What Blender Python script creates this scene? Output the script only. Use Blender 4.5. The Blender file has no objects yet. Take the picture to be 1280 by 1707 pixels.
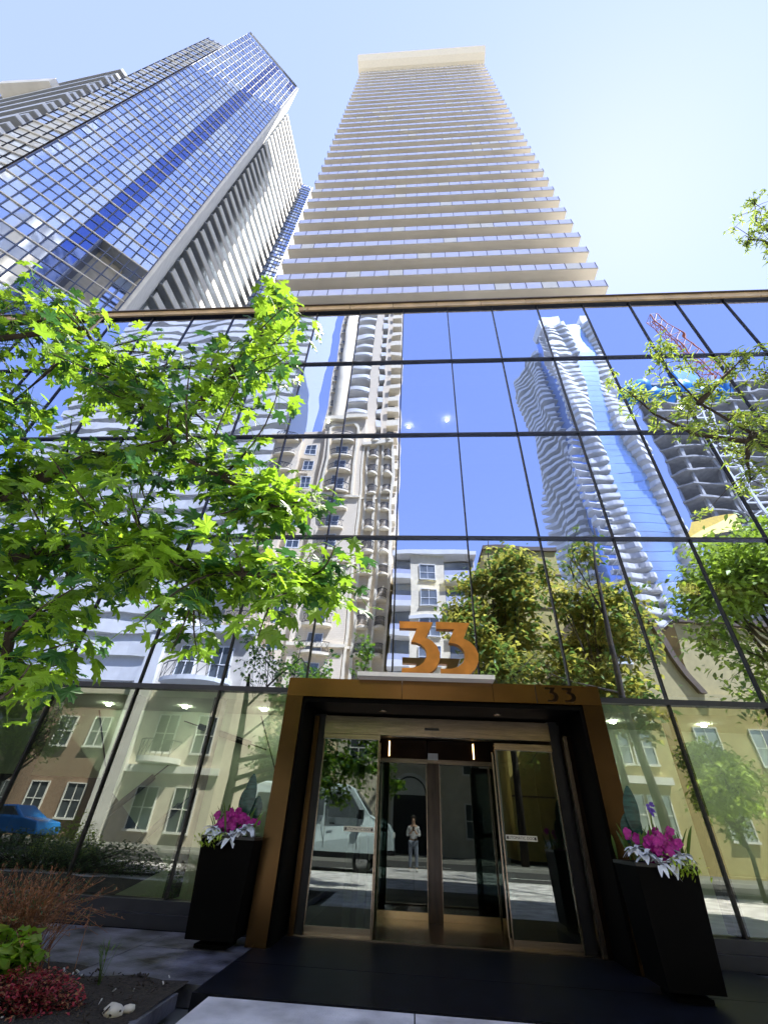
import bpy, math, random
from mathutils import Vector, Matrix, noise
random.seed(7)
R = math.radians
sc = bpy.context.scene
col = sc.collection
D = 8.5

# ------------------------------------------------------------------ helpers
class MB:
    def __init__(s): s.v = []; s.f = []; s.m = []; s.sm = []
    def add(s, vs, fs, m=0, smooth=False):
        o = len(s.v); s.v += [tuple(v) for v in vs]
        for f in fs: s.f.append([i + o for i in f]); s.m.append(m); s.sm.append(smooth)
    def box(s, x0, x1, y0, y1, z0, z1, m=0):
        s.add([(x0,y0,z0),(x1,y0,z0),(x1,y1,z0),(x0,y1,z0),(x0,y0,z1),(x1,y0,z1),(x1,y1,z1),(x0,y1,z1)],
              [(3,2,1,0),(4,5,6,7),(0,1,5,4),(1,2,6,5),(2,3,7,6),(3,0,4,7)], m)
    def bar(s, p, q, w, h=None, m=0):
        p, q = Vector(p), Vector(q); h = h or w
        d = (q - p).normalized()
        a = d.cross(Vector((0,0,1)))
        if a.length < 1e-3: a = Vector((1,0,0))
        a.normalize(); b = a.cross(d).normalized()
        a *= w/2; b *= h/2
        vs = [p-a-b, p+a-b, p+a+b, p-a+b, q-a-b, q+a-b, q+a+b, q-a+b]
        s.add(vs, [(3,2,1,0),(4,5,6,7),(0,1,5,4),(1,2,6,5),(2,3,7,6),(3,0,4,7)], m)
    def tube(s, pts, rad, n=8, m=0, cap=True):
        pts = [Vector(p) for p in pts]
        if not hasattr(rad, '__len__'): rad = [rad]*len(pts)
        vs = []; fs = []
        for i, p in enumerate(pts):
            d = (pts[min(i+1,len(pts)-1)] - pts[max(i-1,0)]).normalized()
            a = d.cross(Vector((0.3,0.2,1)))
            if a.length < 1e-3: a = d.cross(Vector((1,0,0)))
            a.normalize(); b = d.cross(a)
            for k in range(n):
                t = 2*math.pi*k/n
                vs.append(p + a*math.cos(t)*rad[i] + b*math.sin(t)*rad[i])
        for i in range(len(pts)-1):
            for k in range(n):
                fs.append((i*n+k, i*n+(k+1)%n, (i+1)*n+(k+1)%n, (i+1)*n+k))
        if cap:
            fs.append(tuple(range(n))[::-1]); fs.append(tuple((len(pts)-1)*n+k for k in range(n)))
        s.add(vs, fs, m, True)
    def prism(s, poly, z0, z1, m=0, mside=None):     # plan polygon extruded in z
        n = len(poly)
        vs = [(x,y,z0) for x,y in poly] + [(x,y,z1) for x,y in poly]
        s.add(vs, [tuple(range(n))[::-1], tuple(range(n,2*n))], m)
        s.add(vs, [(i,(i+1)%n,(i+1)%n+n,i+n) for i in range(n)], m if mside is None else mside)
    def prism_y(s, poly, y0, y1, m=0):               # x,z polygon extruded in y
        n = len(poly)
        vs = [(x,y0,z) for x,z in poly] + [(x,y1,z) for x,z in poly]
        s.add(vs, [tuple(range(n)), tuple(range(n,2*n))[::-1]] + [(i,i+n,(i+1)%n+n,(i+1)%n) for i in range(n)], m)
    def wall(s, p, q, z0, z1, m=0):
        s.add([(p[0],p[1],z0),(q[0],q[1],z0),(q[0],q[1],z1),(p[0],p[1],z1)], [(0,1,2,3)], m)
    def obox(s, p, q, t, z0, z1, m=0, off=0.0):      # box along the plan line p-q, thickness t to the left side, shifted off
        p, q = Vector((p[0],p[1])), Vector((q[0],q[1])); d = (q-p).normalized(); nrm = Vector((d.y,-d.x))
        a, b = p + nrm*off, q + nrm*off; c, e = b + nrm*t, a + nrm*t
        s.prism([a[:], b[:], c[:], e[:]][::-1], z0, z1, m)
    def sphere(s, c, r, m=0, seg=10, sz=1.0):
        vs = []; fs = []
        for i in range(seg//2+1):
            th = math.pi*i/(seg//2)
            for k in range(seg):
                ph = 2*math.pi*k/seg
                vs.append((c[0]+r*math.sin(th)*math.cos(ph), c[1]+r*math.sin(th)*math.sin(ph), c[2]+r*sz*math.cos(th)))
        for i in range(seg//2):
            for k in range(seg):
                fs.append((i*seg+k, (i+1)*seg+k, (i+1)*seg+(k+1)%seg, i*seg+(k+1)%seg))
        s.add(vs, fs, m, True)
    def build(s, name, mats, parent=None, loc=None):
        me = bpy.data.meshes.new(name)
        off = Vector(loc) if loc else Vector((0,0,0))
        me.from_pydata([tuple(Vector(v)-off) for v in s.v], [], s.f)
        for mt in (mats if isinstance(mats, (list,tuple)) else [mats]): me.materials.append(mt)
        for p, m, sm in zip(me.polygons, s.m, s.sm): p.material_index = m; p.use_smooth = sm
        me.update()
        o = bpy.data.objects.new(name, me); col.objects.link(o)
        if loc: o.location = loc
        if parent: o.parent = parent
        return o

def thing(name, label, cat, group=None):
    o = bpy.data.objects.new(name, None); col.objects.link(o)
    o['label'] = label; o['category'] = cat
    if group: o['group'] = group
    return o
def at_base(t, loc):
    """put the Empty at the thing's base without moving its parts"""
    t.location = loc
    for c in t.children: c.matrix_parent_inverse = Matrix.Translation(-Vector(loc))
def tag(o, label, cat, group=None, kind=None):
    o['label'] = label; o['category'] = cat
    if group: o['group'] = group
    if kind: o['kind'] = kind
    return o
def struct(o): o['kind'] = 'structure'; return o

# ------------------------------------------------------------------ materials
def nt(name):
    m = bpy.data.materials.new(name); m.use_nodes = True
    t = m.node_tree; t.nodes.clear()
    out = t.nodes.new('ShaderNodeOutputMaterial')
    return m, t, out
def mat(name, c, rough=0.6, metal=0.0, var=0.12, scale=3.0, bump=0.0, bscale=None, stretch=None, spec=0.5, c2=None, emit=None, es=0, trans=0.0, coord='Object'):
    m, t, out = nt(name); N = t.nodes; L = t.links
    b = N.new('ShaderNodeBsdfPrincipled'); L.new(b.outputs[0], out.inputs[0])
    b.inputs['Roughness'].default_value = rough; b.inputs['Metallic'].default_value = metal
    b.inputs['Specular IOR Level'].default_value = spec
    tc = N.new('ShaderNodeTexCoord'); mp = N.new('ShaderNodeMapping'); L.new(tc.outputs[coord], mp.inputs[0])
    if stretch: mp.inputs['Scale'].default_value = stretch
    nz = N.new('ShaderNodeTexNoise'); nz.inputs['Scale'].default_value = scale; nz.inputs['Detail'].default_value = 6
    L.new(mp.outputs[0], nz.inputs[0])
    cr = N.new('ShaderNodeValToRGB'); L.new(nz.outputs[0], cr.inputs[0])
    lo = [max(0, x*(1-var)) for x in c]; hi = [min(1, x*(1+var)) for x in (c2 or c)]
    cr.color_ramp.elements[0].position = 0.3; cr.color_ramp.elements[1].position = 0.7
    cr.color_ramp.elements[0].color = (*lo,1); cr.color_ramp.elements[1].color = (*hi,1)
    L.new(cr.outputs[0], b.inputs['Base Color'])
    if bump:
        n2 = N.new('ShaderNodeTexNoise'); n2.inputs['Scale'].default_value = bscale or scale*4; n2.inputs['Detail'].default_value = 5
        L.new(mp.outputs[0], n2.inputs[0])
        bp = N.new('ShaderNodeBump'); bp.inputs['Strength'].default_value = bump; bp.inputs['Distance'].default_value = 0.02
        L.new(n2.outputs[0], bp.inputs['Height']); L.new(bp.outputs[0], b.inputs['Normal'])
    if emit: b.inputs['Emission Color'].default_value = (*emit,1); b.inputs['Emission Strength'].default_value = es
    if trans:
        tr = N.new('ShaderNodeBsdfTranslucent'); mx = N.new('ShaderNodeMixShader'); mx.inputs[0].default_value = trans
        hs = N.new('ShaderNodeHueSaturation'); hs.inputs['Value'].default_value = 1.8; hs.inputs['Hue'].default_value = 0.485; L.new(cr.outputs[0], hs.inputs['Color'])
        L.new(hs.outputs[0], tr.inputs[0]); L.new(b.outputs[0], mx.inputs[1]); L.new(tr.outputs[0], mx.inputs[2]); L.new(mx.outputs[0], out.inputs[0])
    return m
def glass(name, refl=0.5, gcol=(0.8,0.88,1), tcol=(0.6,0.7,0.65), wave=0.0, wscale=0.5, rough=0.0):
    m, t, out = nt(name); N = t.nodes; L = t.links
    gl = N.new('ShaderNodeBsdfGlossy'); gl.inputs['Color'].default_value = (*gcol,1); gl.inputs['Roughness'].default_value = rough
    tr = N.new('ShaderNodeBsdfTransparent'); tr.inputs[0].default_value = (*tcol,1)
    fr = N.new('ShaderNodeFresnel'); fr.inputs[0].default_value = 1.5
    mr = N.new('ShaderNodeMapRange'); mr.inputs['To Min'].default_value = refl; mr.inputs['To Max'].default_value = 1.0
    L.new(fr.outputs[0], mr.inputs['Value'])
    mx = N.new('ShaderNodeMixShader'); L.new(mr.outputs[0], mx.inputs[0]); L.new(tr.outputs[0], mx.inputs[1]); L.new(gl.outputs[0], mx.inputs[2])
    L.new(mx.outputs[0], out.inputs[0])
    if wave:
        geo = N.new('ShaderNodeNewGeometry')
        oi = N.new('ShaderNodeObjectInfo')
        nz = N.new('ShaderNodeTexNoise'); nz.noise_dimensions = '4D'; nz.inputs['Scale'].default_value = wscale; nz.inputs['Detail'].default_value = 1.2; nz.inputs['Roughness'].default_value = .45
        mu = N.new('ShaderNodeMath'); mu.operation = 'MULTIPLY'; mu.inputs[1].default_value = 40; L.new(oi.outputs['Random'], mu.inputs[0])
        L.new(geo.outputs['Position'], nz.inputs['Vector']); L.new(mu.outputs[0], nz.inputs['W'])
        bp = N.new('ShaderNodeBump'); bp.inputs['Strength'].default_value = 1.0; bp.inputs['Distance'].default_value = wave
        L.new(nz.outputs[0], bp.inputs['Height']); L.new(bp.outputs[0], gl.inputs['Normal'])
    return m
def brickmat(name, c, c2, mortar, scale=1.0, rough=0.8):
    m, t, out = nt(name); N = t.nodes; L = t.links
    b = N.new('ShaderNodeBsdfPrincipled'); L.new(b.outputs[0], out.inputs[0]); b.inputs['Roughness'].default_value = rough
    tc = N.new('ShaderNodeTexCoord'); sx = N.new('ShaderNodeSeparateXYZ'); L.new(tc.outputs['Object'], sx.inputs[0])
    ad = N.new('ShaderNodeMath'); L.new(sx.outputs[0], ad.inputs[0]); L.new(sx.outputs[1], ad.inputs[1])
    cb = N.new('ShaderNodeCombineXYZ'); L.new(ad.outputs[0], cb.inputs[0]); L.new(sx.outputs[2], cb.inputs[1])
    br = N.new('ShaderNodeTexBrick'); br.inputs['Scale'].default_value = scale
    br.inputs['Color1'].default_value = (*c,1); br.inputs['Color2'].default_value = (*c2,1); br.inputs['Mortar'].default_value = (*mortar,1)
    br.inputs['Mortar Size'].default_value = 0.012
    L.new(cb.outputs[0], br.inputs[0]); L.new(br.outputs[0], b.inputs['Base Color'])
    return m

M = {}
M['facade_glass'] = glass('facade glass', 0.78, (0.56,0.68,1.0), (0.85,0.90,0.74), 0.006, 0.75)
M['store_glass'] = glass('ground floor glass', 0.25, (0.92,1.0,0.92), (0.82,0.96,0.84), 0.002, 0.7)
M['door_glass'] = glass('door glass', 0.10, (0.9,1,0.98), (0.5,0.57,0.55), 0.0006, 0.8)
M['inner_glass'] = glass('inner door glass', 0.05, (0.9,1,0.98), (0.5,0.57,0.55), 0.0006, 0.8)
M['black'] = mat('black metal', (0.012,0.013,0.016), 0.35, 0.3)
M['mullion'] = mat('grey painted mullion', (0.04,0.045,0.06), 0.35, 0.5)
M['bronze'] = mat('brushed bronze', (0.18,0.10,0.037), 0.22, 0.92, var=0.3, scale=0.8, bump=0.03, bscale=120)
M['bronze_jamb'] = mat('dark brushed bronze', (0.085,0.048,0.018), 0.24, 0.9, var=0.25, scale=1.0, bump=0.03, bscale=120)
M['bronze_dark'] = mat('dark bronze', (0.018,0.010,0.006), 0.3, 0.85, var=0.3)
M['cornice'] = mat('tan cornice metal', (0.62,0.46,0.27), 0.45, 0.3, var=0.25, scale=1.2)
M['cornice_dark'] = mat('dark cornice cap', (0.07,0.05,0.03), 0.4, 0.5)
M['steel'] = mat('brushed steel', (0.34,0.28,0.22), 0.25, 1.0, var=0.25, bump=0.05, bscale=80, stretch=(1,1,14))
M['orange'] = mat('copper orange letters', (0.66,0.28,0.06), 0.33, 0.6, var=0.2, scale=4)
M['white'] = mat('white paint', (0.8,0.8,0.78), 0.5, var=0.05)
M['white_conc'] = mat('white concrete', (0.78,0.77,0.74), 0.7, var=0.08, scale=1)
M['grey_conc'] = mat('grey concrete', (0.46,0.45,0.43), 0.8, var=0.2, scale=1.2)
M['cream'] = brickmat('cream stone cladding', (0.84,0.70,0.50), (0.88,0.74,0.54), (0.7,0.6,0.42), 1.2)
M['crownm'] = mat('cream crown panel', (0.88,0.80,0.66), 0.7, var=0.05)
M['mullb'] = mat('blue grey mullion', (0.16,0.20,0.32), 0.4, 0.5)
M['cream2'] = mat('cream stone trim', (0.88,0.77,0.56), 0.7, var=0.08)
M['beige'] = mat('beige soffit', (0.88,0.83,0.74), 0.7, var=0.10, scale=0.25)
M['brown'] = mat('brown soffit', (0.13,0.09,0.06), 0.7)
M['olive'] = mat('olive interior wall', (0.40,0.34,0.10), 0.8, var=0.08)
M['teal'] = mat('teal interior panel', (0.03,0.16,0.17), 0.6, var=0.4, scale=1.5)
M['pale'] = mat('pale green interior wall', (0.62,0.70,0.56), 0.8, var=0.06)
M['inner'] = mat('interior grey ceiling', (0.40,0.42,0.44), 0.8, var=0.05)
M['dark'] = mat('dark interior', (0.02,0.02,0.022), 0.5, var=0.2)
M['darkwood'] = mat('dark polished wood', (0.05,0.028,0.015), 0.25, var=0.4, scale=2, stretch=(4,4,.6))
M['win'] = mat('dark window glass', (0.10,0.12,0.14), 0.08, 0.2, var=0.4, scale=0.4, spec=0.8)
M['winl'] = mat('pale window glass', (0.34,0.38,0.42), 0.1, 0.5, var=0.5, scale=0.35)
M['blueglass'] = mat('blue curtain glass', (0.46,0.60,1.0), 0.06, 0.6, var=0.06, scale=0.2)
M['blueglass2'] = mat('pale blue curtain glass', (0.74,0.83,1.0), 0.06, 0.6, var=0.05, scale=0.2)
M['blueglass3'] = mat('deep blue curtain glass', (0.08,0.15,0.50), 0.06, 0.7, var=0.1, scale=0.2)
M['rail'] = mat('blue balcony glass', (0.76,0.79,1.0), 0.18, 0.35, var=0.06, scale=0.5)
M['railw'] = mat('frosted white balcony glass', (0.78,0.80,0.80), 0.3, 0.1, var=0.04)
M['strip'] = mat('pale sky blue strip glass', (0.52,0.68,0.90), 0.15, 0.5, var=0.12, scale=0.1)
M['greycl'] = mat('grey metal cladding', (0.42,0.45,0.50), 0.35, 0.6, var=0.1)
M['lamp'] = mat('ceiling and fill lamp', (1,1,0.9), emit=(1,0.93,0.8), es=30)
M['ramp'] = mat('warm lamp strip', (1,.8,.5), emit=(1,0.62,0.25), es=3)
M['road'] = mat('asphalt', (0.05,0.05,0.052), 0.85, var=0.25, scale=8, bump=0.3, bscale=120)
M['ground'] = mat('city ground', (0.16,0.16,0.15), 0.9, var=0.2, scale=.3)
M['pave'] = mat('concrete pavement', (0.60,0.57,0.58), 0.7, var=0.32, scale=2.2, bump=0.5, bscale=90, c2=(0.72,0.69,0.71))
M['slab'] = mat('mottled dark flagstone', (0.018,0.019,0.024), 0.55, var=0.6, scale=2.6, bump=0.4, bscale=26, c2=(0.10,0.10,0.125), spec=0.3)  # pale mottling in the noise stands in for light thrown onto the stone
M['granite'] = mat('dark granite', (0.004,0.005,0.009), 0.45, var=0.5, scale=5, spec=0.2)
M['lacquer'] = mat('black lacquer', (0.002,0.002,0.002), 0.6, var=0.3, spec=0.05)
M['lamplit_steel'] = mat('lamplit steel plate', (0.85,0.62,0.34), 0.25, 1.0, var=0.1)  # steel kick plates with the inner lamps' warm glow put into the colour
M['brownstone'] = mat('polished brown stone', (0.09,0.05,0.03), 0.18, var=0.35, scale=5)
M['soil'] = mat('dark soil mulch', (0.03,0.022,0.015), 0.95, var=0.6, scale=30, bump=1.0, bscale=50)
M['bark'] = mat('dark bark', (0.035,0.026,0.02), 0.9, var=0.4, scale=8, bump=0.6)
M['maple'] = mat('maple leaf', (0.095,0.225,0.014), 0.5, var=0.35, scale=1.4, c2=(0.15,0.29,0.02), trans=0.48)
M['maple2'] = mat('young maple leaf', (0.12,0.25,0.014), 0.5, var=0.35, scale=2, c2=(0.17,0.31,0.02), trans=0.52)
M['maple3'] = mat('dark maple leaf', (0.025,0.095,0.022), 0.38, var=0.3, scale=2, trans=0.3)
M['leaf'] = mat('green leaf', (0.07,0.15,0.022), 0.5, var=0.5, scale=0.8, c2=(0.10,0.18,0.03), trans=0.35)
M['leafy'] = mat('yellow green leaf', (0.16,0.24,0.03), 0.5, var=0.4, scale=0.8, c2=(0.20,0.28,0.045), trans=0.4)
M['leafo'] = mat('olive leaf', (0.17,0.17,0.025), 0.5, var=0.5, scale=0.6, c2=(0.30,0.29,0.04), trans=0.55)
M['purple'] = mat('magenta petals', (0.36,0.01,0.24), 0.5, var=0.35, scale=20, trans=0.2)
M['silver'] = mat('silvery white leaf', (0.66,0.70,0.74), 0.6, var=0.12, scale=15)
M['lime'] = mat('lime leaf', (0.34,0.48,0.04), 0.5, var=0.3, scale=20, trans=0.3)
M['bigleaf'] = mat('dark teal glossy leaf', (0.015,0.06,0.05), 0.25, var=0.5, scale=6, stretch=(1,1,6))
M['redleaf'] = mat('crimson leaf', (0.26,0.012,0.02), 0.5, var=0.5, scale=15, trans=0.2)
M['rust'] = mat('rusty brown twigs', (0.26,0.11,0.045), 0.8, var=0.5, scale=10)
M['yellowc'] = mat('cream yellow petals', (0.75,0.6,0.2), 0.5)
M['tarp'] = mat('blue tarpaulin', (0.03,0.30,0.80), 0.45, var=0.3, scale=.4)
M['yellow'] = mat('yellow netting', (0.75,0.50,0.03), 0.6)
M['crane'] = mat('orange red steel', (0.50,0.14,0.05), 0.5, var=0.2)
M['brick'] = brickmat('red brown brick', (0.26,0.17,0.11), (0.34,0.22,0.15), (0.46,0.42,0.36), 4.0)
M['stonewall'] = mat('pale limestone', (0.68,0.62,0.52), 0.8, var=0.1, scale=2)
M['ochre'] = mat('ochre stucco', (0.46,0.38,0.17), 0.8, var=0.1)
M['ochre2'] = mat('olive ochre render', (0.52,0.43,0.15), 0.8, var=0.12)
M['vanp'] = mat('pale blue van paint', (0.66,0.78,0.85), 0.25, 0.1, var=0.03)
M['carp'] = mat('bright blue car paint', (0.03,0.26,0.75), 0.15, 0.2, var=0.03)
M['tyre'] = mat('tyre rubber', (0.02,0.02,0.02), 0.8)
M['chrome'] = mat('light alloy', (0.6,0.6,0.6), 0.25, 1.0)
M['redl'] = mat('red tail lamp', (0.5,0.02,0.02), 0.3)
M['skin'] = mat('skin', (0.50,0.31,0.22), 0.55, var=0.06)
M['hair'] = mat('dark hair', (0.02,0.014,0.01), 0.6)
M['shirt'] = mat('pale grey shirt', (0.55,0.55,0.58), 0.8, var=0.06)
M['jeans'] = mat('grey blue jeans', (0.20,0.23,0.30), 0.85, var=0.15, scale=20)
M['sticker'] = mat('white door sticker', (0.75,0.75,0.7), 0.6, var=0.03)

# ------------------------------------------------------------------ ground
b = MB(); b.add([(-900,-900,-0.16),(900,-900,-0.16),(900,900,-0.16),(-900,900,-0.16)], [(0,1,2,3)])
struct(b.build('ground', M['ground']))
b = MB(); b.box(-80,80,-10,-2.2,-0.155,-0.14); struct(b.build('road', M['road']))
b = MB()
for x in range(-20,20):                                            # lane dashes
    b.box(x*4, x*4+1.8, -6.2,-6.08,-0.139,-0.136)
struct(b.build('lane_marking', M['white']))
b = MB()
# concrete sidewalk in bays with joints
for i in range(-16,17):
    for (y0,y1) in ((-2.0,0.9),(0.912,3.3),(3.312,5.72)):
        if i < -1 and y1 > 3.4: continue
        x0 = 0.02+i*1.9; b.box(x0, x0+1.888, y0, y1, -0.15, 0.0)
struct(b.build('sidewalk', M['pave']))
b = MB(); b.box(-80,80,-2.2,-2.0,-0.155,0.004); b.box(-80,80,-10.2,-10.0,-0.155,0.0); struct(b.build('kerb', M['grey_conc']))
b = MB(); b.box(-80,80,-13.5,-10.2,-0.15,-0.004); struct(b.build('far_sidewalk', M['ground']))
b = MB()
for (x0,x1,y0,y1) in ((-2.05,4.4,5.74,6.9),(-2.05,4.4,6.912,8.55)):
    b.box(x0,x1,y0,y1,-0.15,0.012)
struct(b.build('entrance_paving', M['granite']))
b = MB()                                                            # dark flagstones beside the entrance
rs = random.Random(3)
for (x0,x1,y0,y1) in ((-3.4,-2.07,6.0,7.3),(-3.4,-2.07,7.31,8.2),(-4.9,-3.41,6.3,8.2),(-6.6,-4.91,6.9,8.2),(-9,-6.61,6.9,8.2),
                      (4.41,5.9,5.74,7.0),(4.41,5.9,7.01,8.2),(5.91,7.6,5.74,7),(5.91,7.6,7.01,8.2),(7.61,12,5.74,8.2)):
    b.box(x0,x1,y0,y1,-0.15,0.004+rs.random()*0.006)
struct(b.build('flagstone_path', M['slab']))
b = MB()
for i in range(40):                                                 # a gently mounded bed
    for j in range(24):
        x0 = -13 + i*0.27; y0 = 3.32 + j*0.15
        if x0 > -2.25 or (x0 > -3.5 and y0 > 5.9) or (x0 > -4.95 and y0 > 6.2): continue
        h = lambda x, y: 0.02 + 0.05*noise.noise(Vector((x*2,y*2,0))) + .012*noise.noise(Vector((x*14,y*14,3)))
        b.add([(x0,y0,h(x0,y0)),(x0+.27,y0,h(x0+.27,y0)),(x0+.27,y0+.15,h(x0+.27,y0+.15)),(x0,y0+.15,h(x0,y0+.15))],[(0,1,2,3)],0,True)
struct(b.build('planting_bed', M['soil']))
b = MB(); b.box(-13,-4.92,6.87,6.9,-0.1,0.02)
b.box(-2.24,-2.17,3.4,5.72,-0.1,0.006); struct(b.build('bed_edging', M['slab']))
b = MB(); rs = random.Random(11)                                    # stones and wood chips in the bed
for i in range(900):
    x, y = rs.uniform(-5.5,-2.3), rs.uniform(4.2,5.95); r = rs.uniform(.005,.017)
    a = rs.uniform(0,3.1); b.bar((x,y,.03+rs.random()*.03),(x+math.cos(a)*r*2.4,y+math.sin(a)*r*2.4,.035+rs.random()*.04), r, r*.6, 0 if rs.random()<.93 else 1)
tag(b.build('mulch', [M['bark'], M['grey_conc']]), 'dark wood chips and pebbles scattered on the planting bed', 'mulch', kind='stuff')
b = MB(); b.sphere((-2.42,5.05,.03),.09,0,10,.5); b.sphere((-2.34,5.13,.03),.05,0,8,.5)
for i,v in enumerate(b.v):
    k = 1+.25*noise.noise(Vector(v)*18); b.v[i] = (-2.4+(v[0]+2.4)*k, 5.07+(v[1]-5.07)*k, v[2]*k)
tag(b.build('white_stone', M['stonewall']), 'small white stone lying at the corner of the planting bed', 'stone')

# ------------------------------------------------------------------ glass podium building
CX = lambda i: -3.744 + 1.66482*i
ROWS = [17.30, 13.95, 10.40, 6.88, 3.35, 0.30]
pod = thing('glass_podium', 'glass fronted podium with a tan cornice, its panes mirroring towers and sky', 'building')
RR = [(-8,11),(-8,11),(-8,11),(-6,9),(-6,9)]
rs = random.Random(21)
for r in range(5):
    zt, zb = ROWS[r], ROWS[r+1]
    for i in range(*RR[r]):
        x0, x1 = CX(i), CX(i+1)
        if r == 4 and i in (1,2,3): continue                       # the entrance stands here
        b = MB(); n = 6 if r < 4 else 1
        z0_ = zb
        if r == 4 and i == 0: x0, x1 = CX(0), -2.16
        if r == 4 and i == 4: x0, x1 = 3.06, CX(5)
        # each pane leans a hair differently, as real glazing does
        ta, tb = rs.uniform(-.004,.004), rs.uniform(-.004,.004)
        b.add([(x0+.012,D+ta,z0_+.02),(x1-.012,D+tb,z0_+.02),(x1-.012,D-ta,zt-.02),(x0+.012,D-tb,zt-.02)],[(0,1,2,3)])
        b.build('window', M['store_glass'] if r == 4 else M['facade_glass'], pod)
for i in range(-8,12):
    b = MB(); lo = ROWS[3] if (i < -6 or i > 9) else ROWS[5]
    if i in (1,2,3,4): lo = ROWS[4]
    if i == 4: lo = ROWS[4]
    b.box(CX(i)-.015, CX(i)+.015, D-.045, D+.09, lo, ROWS[0]); b.build('mullion', M['black'], pod)
for k, z in enumerate(ROWS[1:5]):
    h = .024 if k < 3 else .045
    b = MB(); b.box(CX(-8), CX(11), D-.07, D+.1, z-h, z+h); b.build('transom', M['mullion'], pod)
b = MB()
b.box(CX(-8), -2.16, D-.12, D+.12, 0.16, 0.30); b.box(CX(-8), -2.16, D-.2, D+.12, 0.0, 0.158)
b.box(3.08, CX(11), D-.12, D+.12, 0.16, 0.30); b.box(3.08, CX(11), D-.2, D+.12, 0.0, 0.158)
b.build('base_sill', M['mullion'], pod)
for i in range(-8,12,1):
    x0 = CX(i)-.4; b = MB()
    if x0 > CX(11)-1.7: break
    b.prism([(x0+.008,8.36),(x0+1.657,8.36),(x0+1.657,8.61),(x0+.008,8.61)], 17.33, 17.60)
    b.build('cornice_panel', M['cornice'], pod)
b = MB(); b.box(CX(-8)-.5, CX(11)+.5, 8.31, 8.63, 17.603, 17.66); b.box(CX(-8)-.5, CX(11)+.5, 8.63, 9.4, 17.606, 17.663); b.build('cornice_cap', M['cornice_dark'], pod)
b = MB(); b.box(CX(-8)-.4, CX(11)+.4, 8.42, 8.62, 17.30, 17.325); b.build('cornice_shade_strip', M['black'], pod)  # black strip drawn for the thin line of shade below the cornice
# body behind
b = MB(); b.box(CX(-8)-.4, CX(11)+.4, 8.64, 19.0, 17.40, 17.60); b.build('roof', M['grey_conc'], pod)
b = MB(); b.box(CX(-8)-.4, CX(-8)-.05, 8.5, 19, 0, 17.4); b.box(CX(11)+.05, CX(11)+.4, 8.5, 19, 0, 17.4); b.box(CX(-8), CX(11), 18.7, 19, 0, 17.4)
b.box(CX(-8), CX(-6)-.05, 8.6, 8.9, 0, 6.8); b.box(CX(9)+.05, CX(11), 8.6, 8.9, 0, 6.8)
b.build('side_wall', M['stonewall'], pod)
for z in (13.55, 10.0, 6.48):
    b = MB(); b.box(CX(-8), CX(11), D+.5, 18.6, z-.05, z+.30); b.box(CX(-8), CX(11), D+.42, D+.6, z-.35, z+.0, 0); b.build('floor_slab', M['inner'], pod)
b = MB(); b.box(CX(-8), CX(11), D+.14, 18.6, 3.2, 3.5); b.build('floor_slab', M['pale'], pod)
b = MB(); b.box(CX(-8), CX(11), 12.6, 12.8, 6.85, 17.2); b.build('interior_wall', M['inner'], pod)
b = MB(); b.box(-2.45, CX(9), 10.6, 10.8, 3.55, 6.4); b.box(-2.45, 9, 10.45, 10.6, 5.1, 5.2)
b.box(2.6, 2.7, 9.4, 10.45, 3.55, 6.4); b.box(-2.45, CX(9), 9.7, 10.58, 6.1, 6.42); b.build('interior_wall', M['olive'], pod)
b = MB(); b.box(-4.6, -2.5, 9.4, 9.5, 3.55, 6.3); b.build('interior_panel', M['teal'], pod)
b = MB(); b.box(CX(-6), -2.5, 11.2, 11.3, 3.55, 6.4); b.box(CX(-6), -2.6, 9.0, 9.06, 3.56, 3.95); b.build('interior_wall', M['pale'], pod)
# ground floor lobby
b = MB()
b.box(CX(-6), -2.2, 11.6, 11.8, 0, 3.2)
b.prism_y([(-8.2,3.19),(-6.15,1.72),(-4.5,.55),(-5.6,.02),(-2.3,.02),(-2.3,3.19)][::-1], 9.95, 10.03)
b.build('lobby_wall', M['pale'], pod)
b = MB(); b.box(3.2, CX(9), 10.2, 10.3, 0, 3.2); b.box(3.2, CX(9), 9.9, 10.2, 0, .9); b.build('lobby_wall', M['pale'], pod)
b = MB(); b.box(CX(-6), CX(9), 8.7, 14, -.1, .003); b.build('lobby_floor', M['granite'], pod)
b = MB()
b.box(CX(-6),-4.0, 10.2, 10.3, 0, 1.9)
b.build('dark_reflection_box', M['dark'], pod)  # dark box standing in for the dark reflection low in the glass
for (p,q) in (((-5.25,9.86,1.95),(-6.0,9.86,1.25)),((-4.55,9.86,1.5),(-5.25,9.86,.8)),((-3.4,9.86,2.6),(-4.6,9.86,2.9))):
    b = MB(); b.tube([p,q],.06,8); b.tube([p,(p[0]+(p[0]-q[0])*.3,p[1],p[2]+(p[2]-q[2])*.3)],.012,6); b.tube([q,(q[0]+(q[0]-p[0])*.3,q[1],q[2]+(q[2]-p[2])*.3)],.012,6)
    b.build('brace_rod', M['black'], pod)
for p in ((-7.0,-5.9),(-3.3,-2.35)):
    b = MB(); b.bar((p[0],9.9,3.15),(p[1],9.9,1.3),.02,.02); b.build('panel_seam', M['mullion'], pod)
for i in (-6,-5,-4,-3,-2,-1,0,5,6,7,8,9):
    b = MB(); b.box(CX(i)-.085, CX(i)+.085, D+.03, D+.26, 0.31, 3.2); b.build('column', M['dark'], pod)
for i in (-4,-2,0,2,3,4,5,6,7):
    b = MB(); b.box(CX(i)-.05, CX(i)+.05, D+.10, D+.30, 3.45, 6.6); b.build('column', M['dark'], pod)
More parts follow.
